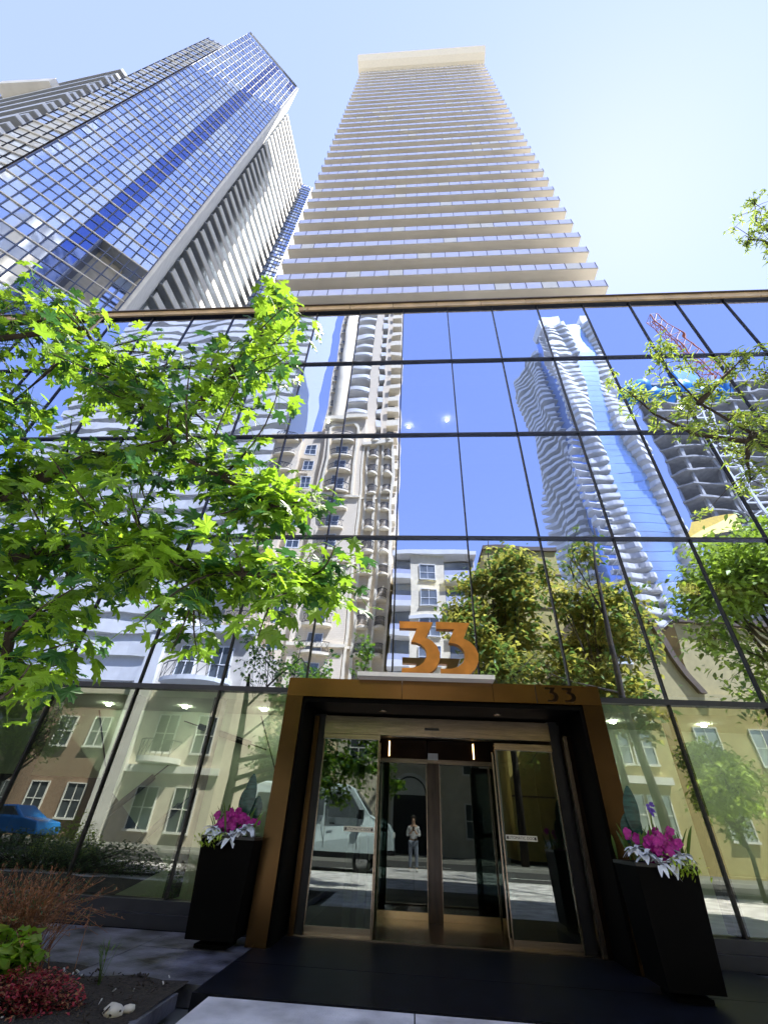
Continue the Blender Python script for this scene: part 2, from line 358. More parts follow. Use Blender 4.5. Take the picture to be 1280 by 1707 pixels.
# lit ceiling downlights seen through the upper glass; lower storeys get added fill lamps
for (x,y,z) in ((1.2,10.6,13.4),(-.2,10.9,13.4),(-7.0,10.4,13.4),(-3.2,10.6,13.4),(9.2,10.2,13.4)):
    b = MB(); b.tube([(x,y,z-.012),(x,y,z+.05)],.035,12); b.build('ceiling_and_fill_light', M['lamp'], pod)
for x in (-6.5,-4.8,-3.1,3.9,5.6,7.3):  # row of lobby lamps, mostly added to brighten the interior
    b = MB(); b.tube([(x,9.4,3.16),(x,9.4,3.19)],.05,14); b.build('ceiling_and_fill_light', M['lamp'], pod)
for x in (-6.5,-3.4,.6,3.6,6.6,9.4):  # unseen lamps, added to light the olive storey
    b = MB(); b.tube([(x,9.25,6.34),(x,9.25,6.40)],.08,14); b.build('ceiling_and_fill_light', M['lamp'], pod)
at_base(pod, (0,8.5,0))

# ------------------------------------------------------------------ entrance portal
ep = thing('entrance_portal', 'bronze clad entrance portal with glass sliding doors, projecting from the glass front', 'entrance')
YF, YD = 7.6, 8.6
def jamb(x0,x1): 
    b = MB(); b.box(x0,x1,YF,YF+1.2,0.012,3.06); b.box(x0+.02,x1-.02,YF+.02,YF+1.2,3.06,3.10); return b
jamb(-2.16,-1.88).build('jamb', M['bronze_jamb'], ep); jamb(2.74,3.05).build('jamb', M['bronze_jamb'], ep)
for (x0,x1) in ((-2.16,-.2),(-.192,1.32),(1.328,2.02),(2.028,3.05)):
    b = MB(); b.box(x0,x1,YF-.003,YF+1.2,3.064,3.36); b.build('header_panel', M['bronze'], ep)
# inner reveal
b = MB(); b.box(-1.88,-1.84,YF+.05,8.9,0.013,3.05); b.box(2.70,2.74,YF+.05,8.9,0.013,3.05); b.box(-1.84,2.70,YF+.05,8.9,2.99,3.05)
b.build('reveal', M['lacquer'], ep)
b = MB(); b.box(-1.80,-1.72,YD-.16,YD-.03,0.013,2.92); b.build('door_jamb_trim', M['bronze'], ep)
b = MB(); b.box(2.62,2.70,YD-.22,YD+.1,0.013,2.72); b.build('door_jamb_trim', M['bronze_dark'], ep)
b = MB(); b.box(2.56,2.62,YD-.26,YD-.2,0.013,2.72); b.build('door_jamb_trim', M['steel'], ep)
for x in (-.55, 1.45):                                              # recessed soffit lamps, unlit
    b = MB(); b.tube([(x,8.15,2.975),(x,8.15,2.993)],.06,14); b.build('soffit_light', M['steel'], ep)
b = MB(); b.box(-1.62,.33,YD-.06,YD+.06,2.66,2.95); b.box(.335,2.40,YD-.06,YD+.06,2.66,2.95)
b.build('door_header', M['steel'], ep)
b = MB(); b.box(.2,.46,YD-.075,YD-.058,2.76,2.80); b.build('door_sensor', M['black'], ep)
for (x0,x1,z0,z1) in ((-1.62,-.60,2.58,2.655),(1.42,2.40,2.50,2.60)):
    b = MB(); b.box(x0,x1,YD-.05,YD+.05,z0,z1); b.build('door_top_rail', M['steel'], ep)
for (x0,x1) in ((-1.84,-1.62),(2.40,2.56)):
    b = MB(); b.box(x0,x1,YD-.02,YD+.08,0.02,2.98); b.build('side_post', M['black'], ep)
def door_leaf(x0,x1,y,zt,label,st):
    t = MB(); t.box(x0,x1,y-.012,y+.012,.10,zt); g = t.build('door', M['inner_glass'] if y > 10 else M['door_glass'], ep); g['label'] = label
    t = MB(); t.box(x0,x1,y-.025,y+.025,.015,.12); t.build('kick_plate', M['lamplit_steel'] if y > 10 else M['steel'], g)
    t = MB(); t.box(x0-.007,x0+.007,y-.025,y+.025,.12,zt); t.box(x1-.007,x1+.007,y-.025,y+.025,.12,zt); t.build('door_edge', M['steel'], g)
    if st:
        t = MB(); t.box(st[0],st[1],y-.0165,y-.0135,1.245,1.315); s_ = t.build('sticker', M['sticker'], g)
        cu = bpy.data.curves.new('lettering','FONT'); cu.body = 'AUTOMATIC DOOR'; cu.size = .052; cu.extrude = .001; cu.align_x = 'CENTER'; cu.align_y = 'CENTER'
        cu.materials.append(M['black'])
        o = bpy.data.objects.new('lettering', cu); col.objects.link(o)
        dg = bpy.context.evaluated_depsgraph_get(); me = bpy.data.meshes.new_from_object(o.evaluated_get(dg)); bpy.data.objects.remove(o)
        o = bpy.data.objects.new('lettering', me); col.objects.link(o)
        o.matrix_world = Matrix.Translation(((st[0]+st[1])/2, y-.0185, 1.28)) @ Matrix.Rotation(R(90),4,'X')
        o.parent = g
        t = MB()
        for xx in (st[0]+.03, st[1]-.03): t.box(xx-.012,xx+.012,y-.018,y-.0168,1.26,1.30)
        m_ = t.build('mark', M['black'], g)
door_leaf(-1.60,-.62,YD,2.58,'left sliding glass door leaf with a white sticker',(-1.13,-.64))
door_leaf(1.42,2.38,YD,2.50,'right sliding glass door leaf with a white sticker',(1.46,1.95))
door_leaf(-.70,-.60,YD+.09,2.55,'edge of a parked sliding leaf',None)
door_leaf(1.38,1.50,YD+.09,2.47,'edge of a parked sliding leaf',None)
# vestibule and inner doors
b = MB(); b.box(-1.8,2.6,YD+.06,14,0.004,0.014); b.build('vestibule_floor', M['brownstone'], ep)
b = MB(); b.box(-1.84,2.7,8.45,YD+.07,0.013,0.03); b.build('threshold', M['steel'], ep)
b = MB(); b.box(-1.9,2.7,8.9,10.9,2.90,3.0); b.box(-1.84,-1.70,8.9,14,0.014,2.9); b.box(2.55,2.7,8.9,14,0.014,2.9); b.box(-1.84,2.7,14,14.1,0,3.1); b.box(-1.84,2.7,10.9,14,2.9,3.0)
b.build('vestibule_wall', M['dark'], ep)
b = MB(); b.box(-1.6,.28,10.44,10.56,2.52,2.88); b.box(.30,2.5,10.44,10.56,2.52,2.88); b.build('door_header', M['bronze_dark'], ep)
b = MB(); b.box(-1.6,2.5,10.40,10.44,2.44,2.52); b.build('door_top_rail', M['steel'], ep)
b = MB(); b.box(.29,.52,10.3,10.5,.014,2.44); b.build('centre_post', M['darkwood'], ep)
b = MB(); b.box(.30,.51,10.28,10.3,2.50,2.62); b.build('door_sensor', M['greycl'], ep)
for x in (-.52, 1.27):
    b = MB(); b.box(x-.010,x+.010,10.39,10.42,2.56,2.84); b.build('wall_lamp', M['ramp'], ep)
door_leaf(-.66,.27,10.5,2.44,'inner glass door leaf',None)
door_leaf(.54,1.55,10.5,2.44,'inner glass door leaf',None)
door_leaf(1.58,2.5,10.5,2.44,'inner glass door leaf',None)
b = MB()
for k,x in enumerate((-1.5,-1.2,-.9)): b.box(x,x+.16,12.2,12.3,.02,2.6)
b.build('lobby_screen', M['pale'], ep)
# relief numerals on the right of the header
NUM = [(0,1),(.62,.99),(.49,.68),(.60,.62),(.69,.52),(.735,.39),(.725,.25),(.67,.13),(.58,.04),(.50,0),(.06,0),(.06,.105),(.25,.11),(.36,.145),(.45,.22),(.495,.32),(.49,.42),(.465,.48),(.40,.545),(.32,.58),(.22,.59),(.33,.86),(0,.86)]
for x in (2.18,2.46):
    b = MB(); b.prism_y([(x+px*.27, 3.10+pz*.22) for px,pz in NUM][::-1], YF-.016, YF-.004); b.build('relief_numeral', M['bronze_dark'], ep)
b = MB(); b.box(2.02,2.032,YF-.006,YF-.001,3.07,3.355); b.build('header_joint', M['black'], ep)
at_base(ep, (0.44,8.1,0.012))

sg = thing('house_number', 'copper orange numerals 33 standing on a pale bar on top of the bronze portal', 'sign')
for x in (-.26,.40):
    b = MB(); b.prism_y([(x+px*.97, 3.43+pz*.93) for px,pz in NUM][::-1], 7.42, 7.55); b.build('numeral', M['orange'], sg)
b = MB(); b.box(-.95,1.34,7.36,7.72,3.362,3.43); b.build('base_bar', M['white'], sg)
at_base(sg, (0.2,7.5,3.362))

# ------------------------------------------------------------------ planters and their flowers
def planter(x0,y0,w,h,label):
    t = thing('planter', label, 'planter', 'tall black planters flanking the entrance')
    b = MB(); b.prism([(x0+.1,y0+.1),(x0+w-.1,y0+.1),(x0+w-.1,y0+w-.1),(x0+.1,y0+w-.1)], .014, .05); 
    b.v = b.v; x1=x0+w; y1=y0+w; e=.015
    b.box(x0-e,x0+.04,y0-e,y1+e,.10,h); b.box(x1-.04,x1+e,y0-e,y1+e,.10,h); b.box(x0+.04,x1-.04,y0-e,y0+.04,.10,h); b.box(x0+.04,x1-.04,y1-.04,y1+e,.10,h)
    k_ = lambda z: 1-.17*(1-max(0,min(1,(z-.05)/(h-.05))))
    b.v = [(x0+w/2+(x-x0-w/2)*k_(z), y0+w/2+(y-y0-w/2)*k_(z), z) for x,y,z in b.v]
    b.build('pot', M['lacquer'], t)
    rim = MB()
    for (a0,a1,b0,b1) in ((x0-.022,x0+.05,y0-.022,y1+.022),(x1-.05,x1+.022,y0-.022,y1+.022),(x0+.05,x1-.05,y0-.022,y0+.05),(x0+.05,x1-.05,y1-.05,y1+.022)): rim.box(a0,a1,b0,b1,h-.03,h+.004)
    rim.build('rim', M['black'], t)
    s_ = MB(); s_.box(x0+.041,x1-.041,y0+.041,y1-.041,h-.1,h-.04); s_.build('soil', M['soil'], t)
    at_base(t,(x0+w/2,y0+w/2,.014))
def leafblade(b, p, d, L, w, m=0, droop=.3, up=(0,0,1), n=5, fold=.15):
    """a pointed oval blade from p along d"""
    p, d = Vector(p), Vector(d).normalized(); s = d.cross(Vector(up))
    if s.length < 1e-3: s = Vector((1,0,0))
    s.normalize(); nrm = s.cross(d)
    vs = []; fs = []
    for i in range(n+1):
        t = i/n; c = p + d*L*t - Vector((0,0,1))*droop*L*t*t
        ww = w*math.sin(math.pi*min(1,(t*.92+.06)))**.7
        vs += [c - s*ww/2 + nrm*fold*ww, c, c + s*ww/2 + nrm*fold*ww]
    for i in range(n): fs += [(3*i,3*i+1,3*i+4,3*i+3),(3*i+1,3*i+2,3*i+5,3*i+4)]
    b.add(vs, fs, m, True)
def flowers(cx,cy,z,seed,side,labels):
    rs = random.Random(seed)
    b = MB()                                                        # magenta blooms
    for k in range(60):
        c = (cx-.06*side+rs.gauss(0,.13), cy-.12+rs.gauss(0,.08), z+.16+rs.gauss(0,.06))
        for q in range(5):
            a = q*1.257+rs.random(); leafblade(b,c,(math.cos(a),-.35+rs.random()*.3,math.sin(a)),.055,.055,0,.1,(0,1,0),3)
    tag(b.build('flowering_plant', M['purple']), labels[0], 'flower')
    b = MB()
    for c0 in ((cx+.16*side,cy-.30,z+.06),(cx-.26*side,cy-.26,z+.08),(cx+.04*side,cy-.34,z+.0),(cx+.22*side,cy-.2,z+.12),(cx-.15*side,cy-.32,z+.02)):
        for k in range(15):
            a = rs.uniform(0,6.28); e = rs.uniform(-.5,.9)
            leafblade(b,c0,(math.cos(a)*math.cos(e),math.sin(a)*math.cos(e)-.3,math.sin(e)),rs.uniform(.10,.19),rs.uniform(.05,.085),0,.5,(0,0,1),5)
    tag(b.build('silver_plant', M['silver']), labels[1], 'plant')
    b = MB()
    for k in range(110):
        c = (cx-.2*side+rs.gauss(0,.1), cy-.36+rs.gauss(0,.04), z+rs.uniform(-.10,.06))
        a = rs.uniform(0,6.28); leafblade(b,c,(math.cos(a),-.5,math.sin(a)*.6),.05,.028,0,.5,(0,0,1),3)
    tag(b.build('trailing_plant', M['lime']), labels[2], 'plant')
    b = MB()
    for k in range(46):
        a = rs.uniform(0,6.28); leafblade(b,(cx+rs.gauss(0,.14),cy+rs.gauss(0,.1),z),(math.cos(a)*.5,math.sin(a)*.4,1),rs.uniform(.25,.5),rs.uniform(.03,.06),0,.15)
    tag(b.build('leafy_plant', M['leaf']), labels[3], 'plant')
    b = MB(); 
    for (dx,dy,h,tw) in ((.1*side,.05,.62,.1),(.25*side,.1,.40,.6),(.02*side,.12,.46,-.5)):
        b.tube([(cx,cy+.05,z-.03),(cx+dx*.6,cy+dy,z+h*.4)],.012,6)
        leafblade(b,(cx+dx*.6,cy+dy,z+h*.4),(tw*.25,-.05,1),h*.9,.19,0,.05,(0,1,0),8,.12)
    tag(b.build('broadleaf_plant', M['bigleaf']), labels[4], 'plant')
planter(-2.88,7.22,.70,1.13,'tall black planter of flowers at the left of the entrance, beside the flagstones')
planter(2.56,6.50,.64,1.12,'tall black planter of flowers at the right of the entrance')
flowers(-2.55,7.60,1.13,4,1,('magenta flowers in the planter left of the entrance','silvery white leaves over the rim of the left planter','lime green foliage trailing over the left planter rim','slender green leaves behind the magenta flowers of the left planter','dark broad upright leaf standing in the left planter'))
flowers(2.88,6.86,1.13,8,-1,('magenta flowers in the planter right of the entrance','silvery white leaves over the rim of the right planter','lime green foliage trailing over the right planter rim','slender green leaves behind the magenta flowers of the right planter','dark broad upright leaf standing in the right planter'))
b = MB(); rs = random.Random(2)
b.tube([(3.0,6.9,1.06),(3.02,6.88,1.5),(3.04,6.85,1.66)],.008,6)
for q in range(9):
    a = q*.7; leafblade(b,(3.04,6.85,1.66+rs.uniform(-.05,.05)),(math.cos(a),-.4,math.sin(a)),.06,.04,1,.2,(0,1,0),3)
M['violet'] = mat('violet petals',(0.08,0.03,0.30),.5)
tag(b.build('iris_flower', [M['leaf'],M['violet']]), 'single violet iris rising above the right planter', 'flower')

# ------------------------------------------------------------------ towers beyond the podium
ct = thing('condo_tower', 'tall condo tower of stacked beige balconies with bluish glass rails under a flared white crown', 'tower')
TX0, TX1, TY = -14.2, 17.75, 20.0
rt = random.Random(9); NF = 34; FH = 3.62; Z0 = 38.4
b = MB(); b.box(TX0+1.4, TX1-1.2, TY+1.8, TY+26, 0, Z0+NF*FH+1); b.build('wall', M['winl'], ct)
for k in range(NF):
    z = Z0 + k*FH; b = MB()
    b.box(TX0, TX1, TY, TY+1.8, z, z+.20); b.box(TX0, TX0+1.4, TY+1.8, TY+24, z, z+.2); b.box(TX1-1.2, TX1, TY+1.8, TY+24, z, z+.2)
    b.box(TX0-.03, TX1+.03, TY-.04, TY, z+.03, z+.17, 1)
    s_ = b.build('balcony', [M['beige'], M['grey_conc']], ct)
    g = MB(); n = 22; w = (TX1-TX0)/n
    for j in range(n):
        g.box(TX0+j*w+.035, TX0+(j+1)*w-.035, TY+.01, TY+.03, z+.24, z+1.36, 2 if rt.random()<.07 else 0)
    for (xe) in (TX0+.01, TX1-.03):
        for j in range(6): g.box(xe, xe+.02, TY+.1+j*1.9, TY+1.9+j*1.9, z+.24, z+1.36)
    for j in range(n+1): g.box(TX0+j*w-.025, TX0+j*w+.025, TY-.02, TY+.04, z+.2, z+1.40, 1)
    g.build('railing', [M['rail'], M['mullion'], M['railw']], s_)
zt = Z0+NF*FH
b = MB()
pf = [(TY+1.9,zt+.6),(TY+.9,zt+.7),(TY-.4,zt+1.5),(TY-1.6,zt+3.0),(TY-2.4,zt+5.2),(TY-2.5,zt+6.0),(TY+1.9,zt+6.0)]
n = len(pf); vs = [(TX0-.5+(-(.12)*(TY+1.9-y)),y,z) for y,z in pf]+[(TX1+.2+.12*(TY+1.9-y),y,z) for y,z in pf]
b.add(vs, [tuple(range(n)), tuple(range(n,2*n))[::-1]]+[(i,i+n,(i+1)%n+n,(i+1)%n) for i in range(n)])
b.build('crown', M['crownm'], ct)
b = MB()
for j in range(46):
    xx = TX0+.3+j*(TX1-TX0-.6)/45; b.box(xx-.06,xx+.06,TY+.1,TY+.25,zt-1.6,zt+.9)
b.box(TX0,TX1,TY+.1,TY+.3,zt-1.75,zt-1.6); b.build('crown_louvre', M['greycl'], ct)
b = MB(); b.box(TX0+1, TX1-1, TY+2, TY+24, zt+1, zt+6.2); b.build('penthouse', M['greycl'], ct)
at_base(ct, (1.8,33,0))

def curtain(p, q, z0, z1, nc, fh, mats, slab=.25, rows=2, dark=None, skip=None, seed=1, proj=.18, out=-1, band=None):
    """panes, floor bands and mullions of one curtain wall; p->q in plan, outward side chosen by out"""
    rs = random.Random(seed); p, q = Vector(p), Vector(q); d = (q-p); L = d.length; d.normalize(); nr = Vector((d.y,-d.x))*out
    b = MB(); g = MB(); nf = int((z1-z0)/fh)
    for f in range(nf):
        for r in range(rows):
            za = z0+f*fh+r*fh/rows; zb = za+fh/rows
            for c in range(nc):
                if skip and skip(c,f): continue
                a = p+d*(L*c/nc); e = p+d*(L*(c+1)/nc)
                t = rs.uniform(-.02,.02); t2 = rs.uniform(-.02,.02)
                mi = 2 if (dark and dark(c,f)) else (1 if noise.noise(Vector((c*.45,f*.3,seed)))+rs.uniform(-.25,.25) > .12 else 0)
                b.wall((a+nr*t)[:], (e-nr*t)[:], za, zb, mi); 
                for v in (-1,-2): b.v[v] = (b.v[v][0]+nr.x*t2, b.v[v][1]+nr.y*t2, b.v[v][2])
            a, e = p+nr*.03, q+nr*.03
            if r: g.bar((a.x,a.y,za),(e.x,e.y,za),.09,.09,1)
        za = z0+f*fh; a, e = p+nr*proj*.5, q+nr*proj*.5
        g.bar((a.x,a.y,za),(e.x,e.y,za),proj,slab,0)
    for c in range(nc+1):
        a = p+d*(L*c/nc)+nr*.05; g.bar((a.x,a.y,z0),(a.x,a.y,z0+nf*fh),.08,.10,1)
    return b, g

lt = thing('office_tower', 'blue glass tower with a deep blue vertical stripe, left of the beige condo tower', 'tower')
A, B, B2, Cc = (-38.6,10.84), (-29.55,20.47), (-33.57,24.28), (-32.9,39.5)
fh = 3.3
def dk(c,f): return c in (7,8) or (f>33 and c > 11 and f<36 )
def sk(c,f): return 3 <= f <= 5 and c >= 9
b, g = curtain(A, B, 30, 150, 14, fh, None, dark=dk, skip=sk, out=1, seed=5, slab=.15, proj=.12, rows=2)
b.build('curtain_wall', [M['blueglass'],M['blueglass2'],M['blueglass3']], lt); g.build('floor_band', [M['white_conc'],M['mullb']], lt)
da = (Vector(B)-Vector(A)).normalized(); na = Vector((-da.y,da.x))
pA = Vector(A)+da*8.6; pB = Vector(B)
b = MB(); r0 = 30+3*fh; r1 = 30+6*fh
b.prism([(pA+na*2.2)[:],(pB+na*2.2)[:],(pB+na*2.4)[:],(pA+na*2.4)[:]], r0, r1, 0)
b.prism([pA[:],(pA+na*2.2)[:],(pA+na*2.2-da*.3)[:],(pA-da*.3)[:]], r0, r1, 1)
b.prism([pA[:],pB[:],(pB+na*2.3)[:],(pA+na*2.3)[:]], r1, r1+.3, 2)
for k in range(1,4): b.bar(((pA+na*2.1).x,(pA+na*2.1).y,r0+k*2.4),((pB+na*2.1).x,(pB+na*2.1).y,r0+k*2.4),.15,.15,1)
b.build('terrace_recess', [M['blueglass'],M['mullb'],M['greycl']], lt)
# pale pier at the corner
b = MB(); b.prism([B, (B[0]+.35,B[1]+.3), (B2[0]+.6,B2[1]+.5), B2, (B2[0]-1,B2[1]-1.4)], 0, 150.4, 0)
b.build('corner_pier', M['white_conc'], lt)
# face with horizontal fins
b = MB(); b.wall(B2, Cc, 0, 145, 0); b.build('side_glass', M['winl'], lt)
for f in range(0, 36):
    z = 30 + f*fh; p, q = Vector(B2), Vector(Cc); b = MB()
    b.prism([p[:], (p.x+1.1,p.y+.5), (q.x+1.1,q.y), q[:]][::-1], z, z+.25, 0)
    b.prism([(p.x+1.1,p.y+.5), (p.x+1.28,p.y+.5), (q.x+1.28,q.y), (q.x+1.1,q.y)][::-1], z-.1, z+1.15, 1)
    b.build('balcony', [M['greycl'],M['white_conc']], lt)
b, g = curtain((-32.9,40.0), (-29.5,41.2), 30, 150, 5, fh, None, out=1, seed=8)
b.build('curtain_wall', [M['blueglass'],M['blueglass2'],M['blueglass3']], lt); g.build('floor_band', [M['greycl'],M['mullion']], lt)
b = MB(); b.prism([(A[0]-.3,A[1]+.5),(B[0]-2.9,B[1]-.2),(B2[0]-.8,B2[1]+.2),(Cc[0]-.5,Cc[1]),(-33,39.9),(-29.8,41.4),(-29.8,50),(-56,50),(-56,22)], 0, 149.6); b.build('core', M['grey_conc'], lt)
b = MB(); b.bar((A[0],A[1],150.1),(B[0],B[1],150.1),.5,.6); b.build('parapet', M['blueglass2'], lt)
# recessed balconies and outer glass bay on the left
L1, L2 = (-49.3,11.3), (-46.1,12.75)
for f in range(0,36):
    z = 30+f*fh; b = MB()
    b.prism([L2, (A[0],A[1]+.1), (A[0],A[1]+6), (L2[0],L2[1]+6)], z, z+.3, 0)
    b.obox((L2[0],L2[1]+.5), (A[0],A[1]+.6), .12, z+.3, z+1.3, 1)
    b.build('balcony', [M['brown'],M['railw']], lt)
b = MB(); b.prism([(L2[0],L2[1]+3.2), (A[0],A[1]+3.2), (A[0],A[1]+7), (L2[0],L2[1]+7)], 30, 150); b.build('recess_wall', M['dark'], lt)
b, g = curtain(L1, L2, 30, 153, 3, fh, None, out=1, seed=4)
b.build('curtain_wall', [M['blueglass2'],M['railw'],M['blueglass']], lt); g.build('floor_band', [M['white_conc'],M['mullion']], lt)
b = MB(); b.prism([(L1[0],L1[1]+.2),(L2[0],L2[1]+.2),(L2[0],L2[1]+8),(L1[0]-2,L1[1]+8)], 0, 152.5); b.build('bay_core', M['grey_conc'], lt)
at_base(lt, (-40,25,0))

ft = thing('striped_tower', 'grey and white striped tower with jutting terraces at the far left edge', 'tower')
F0, F1, F2 = (-126,21.0), (-72.7,16.0), (-69.5,24)
for f in range(0,34):
    z = 46+f*3.1; b = MB(); k = .6 if f % 3 else 1.0
    b.prism([(F0[0],F0[1]-k),(F1[0]+k*.5,F1[1]-k),(F2[0]+k,F2[1]),(F0[0],F2[1]+6)], z, z+.3, 0)
    b.obox((F0[0],F0[1]-k),(F1[0]+k*.5,F1[1]-k),-.1,z+.3,z+1.4,1); b.obox((F1[0]+k*.5,F1[1]-k),(F2[0]+k,F2[1]),-.1,z+.3,z+1.4,1)
    b.build('balcony', [M['inner'],M['railw']], ft)
b = MB(); b.prism([(F0[0],F0[1]+1.2),(F1[0]-.8,F1[1]+1.2),(F2[0]-1,F2[1]),(F0[0],40)], 0, 150); b.build('wall', M['blueglass'], ft)
b = MB(); b.prism([(-103,15.4),(-89,15.6),(-89,21),(-103,21)], 144, 147.5); b.build('jutting_terrace', M['beige'], ft)
b = MB(); b.prism([(-72,18),(-67.5,17.4),(-67.5,24),(-72,24)], 100, 150); b.build('lift_core', M['blueglass3'], ft)
at_base(ft, (-90,20,0))

# ------------------------------------------------------------------ the street behind the camera (seen mirrored in the glass)
def windows(parent, lst, y, mt, name='window', frame='white', sill=True):
    """lst of (x, z, w, h) on a wall facing +y at depth y"""
    cache = {}
    rest = MB()
    for n, (x,z,w,h) in enumerate(lst):
        def shape(b, x, z):
            b.box(x-w/2,x+w/2,y,y+.05,z,z+h,0)
            t = .07
            b.box(x-w/2-t,x-w/2,y,y+.12,z-t,z+h+t,1); b.box(x+w/2,x+w/2+t,y,y+.12,z-t,z+h+t,1)
            b.box(x-w/2,x+w/2,y,y+.12,z+h,z+h+t,1); b.box(x-w/2-.1,x+w/2+.1,y,y+.2,z-t*1.6,z,1)
            b.box(x-.03,x+.03,y+.05,y+.09,z,z+h,1); b.box(x-w/2,x+w/2,y+.05,y+.085,z+h*.5-.03,z+h*.5+.03,1)
        if n < 95:
            key = (round(w,2),round(h,2))
            if key not in cache:
                b = MB(); shape(b, 0, 0); o = b.build(name, [mt, M[frame]], parent); cache[key] = o
            else:
                o = cache[key].copy(); col.objects.link(o); o.parent = parent
            o.location = (x,0,z)
        else: shape(rest, x, z)
    if rest.v:
        o = rest.build(name, [mt, M[frame]], parent); o['kind'] = 'stuff'

bt = thing('cream_tower', 'slender cream stone condo tower with stacked balconies mirrored left of centre in the glass', 'tower')
Y = -29.0
b = MB()
b.box(-14.6,-11.5,Y-8,Y,0,104); b.box(-11.5,-7.8,Y-8,Y-2.0,0,104); b.box(-7.8,-6.2,Y-8,Y+.1,0,104)
b.box(-6.2,-5.3,Y-8,Y-1.2,0,104); b.box(-5.3,-4.3,Y-8,Y,0,104); b.box(-4.3,-2.7,Y-8,Y-1,0,104)
b.build('wall', M['cream'], bt)
b = MB(); b.box(-11.5,-7.8,Y-2.0,Y-1.9,50,103); b.box(-6.2,-5.3,Y-1.2,Y-1.1,50,103); b.box(-4.3,-3.2,Y-1,Y-.9,50,103); b.build('glazing', M['win'], bt)
b = MB()
for k in range(7):
    a = k*math.pi/12; 
b.tube([(-12.6,Y+.05,20),(-12.6,Y+.05,104)],1.0,16); b.build('rounded_pier', M['cream2'], bt)
b = MB(); b.box(-14.6,-2.7,Y-8,Y+.5,104,105.2); b.box(-12,-6,Y-6,Y-1,105.2,109); b.build('roof', M['cream2'], bt)
for f in range(30):
    z = 12+f*3.1
    def arc(x0,x1,dep,y0,n=8): return [(x0+(x1-x0)*i/n, y0+dep*math.sin(math.pi*i/n)**.6 if 0<i<n else y0) for i in range(n+1)]
    b = MB(); b.prism([(-11.5,Y-1.9)]+arc(-11.5,-7.8,.45,Y-.1)[0:]+[(-7.8,Y-1.9)], z, z+.25, 0)
    pl = arc(-11.5,-7.8,.45,Y-.1)
    for i in range(len(pl)-1): b.obox(pl[i],pl[i+1],-.1,z+.25,z+1.15,0)
    b.build('balcony', M['white_conc'], bt)
    b = MB(); b.box(-6.2,-5.3,Y-1.1,Y+.25,z,z+.2); b.box(-6.2,-5.3,Y+.15,Y+.25,z+.2,z+1.15); b.build('balcony', M['white_conc'], bt)
    if f % 1 == 0:
        b = MB(); b.box(-4.3,-2.5,Y-.9,Y+.5,z,z+.2); b.box(-4.3,-2.5,Y+.4,Y+.5,z+.2,z+1.1); b.build('balcony', M['cream2'], bt)
windows(bt, [(-13.95,52+f*3.1,.5,1.3) for f in range(17)], Y, M['win'], frame='cream2')
at_base(bt,(-8.6,-33,0))

lb = thing('cream_terrace_block', 'lower cream block with railed balconies and cornices mirrored below the cream tower', 'building')
Y = -26.0
b = MB(); b.box(-20.6,-16.6,Y-10,Y,0,47); b.box(-16.6,-13.2,Y-10,Y-.8,0,49); b.box(-13.2,-7.4,Y-2.9,Y-.2,0,51); b.box(-7.4,-3.0,Y-2.9,Y-.6,0,46)
b.build('wall', M['cream'], lb)
b = MB(); b.box(-20.9,-16.5,Y,Y+.5,46.6,47.3); b.box(-13.5,-7.1,Y-.2,Y+.5,50.6,51.4); b.box(-7.4,-2.9,Y-.6,Y+.1,45.6,46.3)
for z in (36,26,16,6): b.box(-13.4,-7.2,Y-.2,Y+.15,z,z+.4); b.box(-20.7,-16.5,Y,Y+.3,z,z+.4); b.box(-7.4,-2.95,Y-.6,Y-.35,z,z+.3)
for x in (-7.3,-6.6,-5.3,-4.6,-3.2): b.box(x,x+.3,Y-.6,Y-.25,0,45.6)
b.prism_y([(-12.6,36.5),(-12.6,49),(-12.0,49.8),(-8.8,49.8),(-8.2,49),(-8.2,36.5),(-8.5,36.5),(-8.5,48.8),(-9,49.4),(-11.8,49.4),(-12.3,48.8),(-12.3,36.5)],Y-.2,Y+.1,0)
b.build('cornice', M['cream2'], lb)
for f in range(15):
    z = 3+f*3.1
    for (x0,x1,y0,m_) in ((-20.2,-17.0,Y,0),(-12,-8.8,Y-.2,0),(-6.3,-5.0,Y-.6,0),(-4.3,-3.2,Y-.6,0)):
        b = MB(); pl = arc(x0,x1,.45,y0+.45)
        b.prism([(x0,y0)]+pl+[(x1,y0)], z-.25, z, 0)
        o = b.build('balcony', M['cream2'], lb)
        g = MB()
        for i in range(len(pl)-1):
            g.bar((*pl[i],z+1.0),(*pl[i+1],z+1.0),.06,.06,0); g.bar((*pl[i],z+.12),(*pl[i+1],z+.12),.05,.05,0); g.bar((*pl[i],z+.1),(*pl[i+1],z+1.0),.03,.03,0); g.bar((*pl[i+1],z+.1),(*pl[i],z+1.0),.03,.03,0)
        g.build('railing', M['mullion'], o)
windows(lb, [(x,3.2+f*3.1,1.3 if x<-12 else 1.6,1.9) for f in range(14) for x in (-18.6,-14.9,-10.4)], Y-.15, M['win'])
at_base(lb,(-11.8,-31,0))

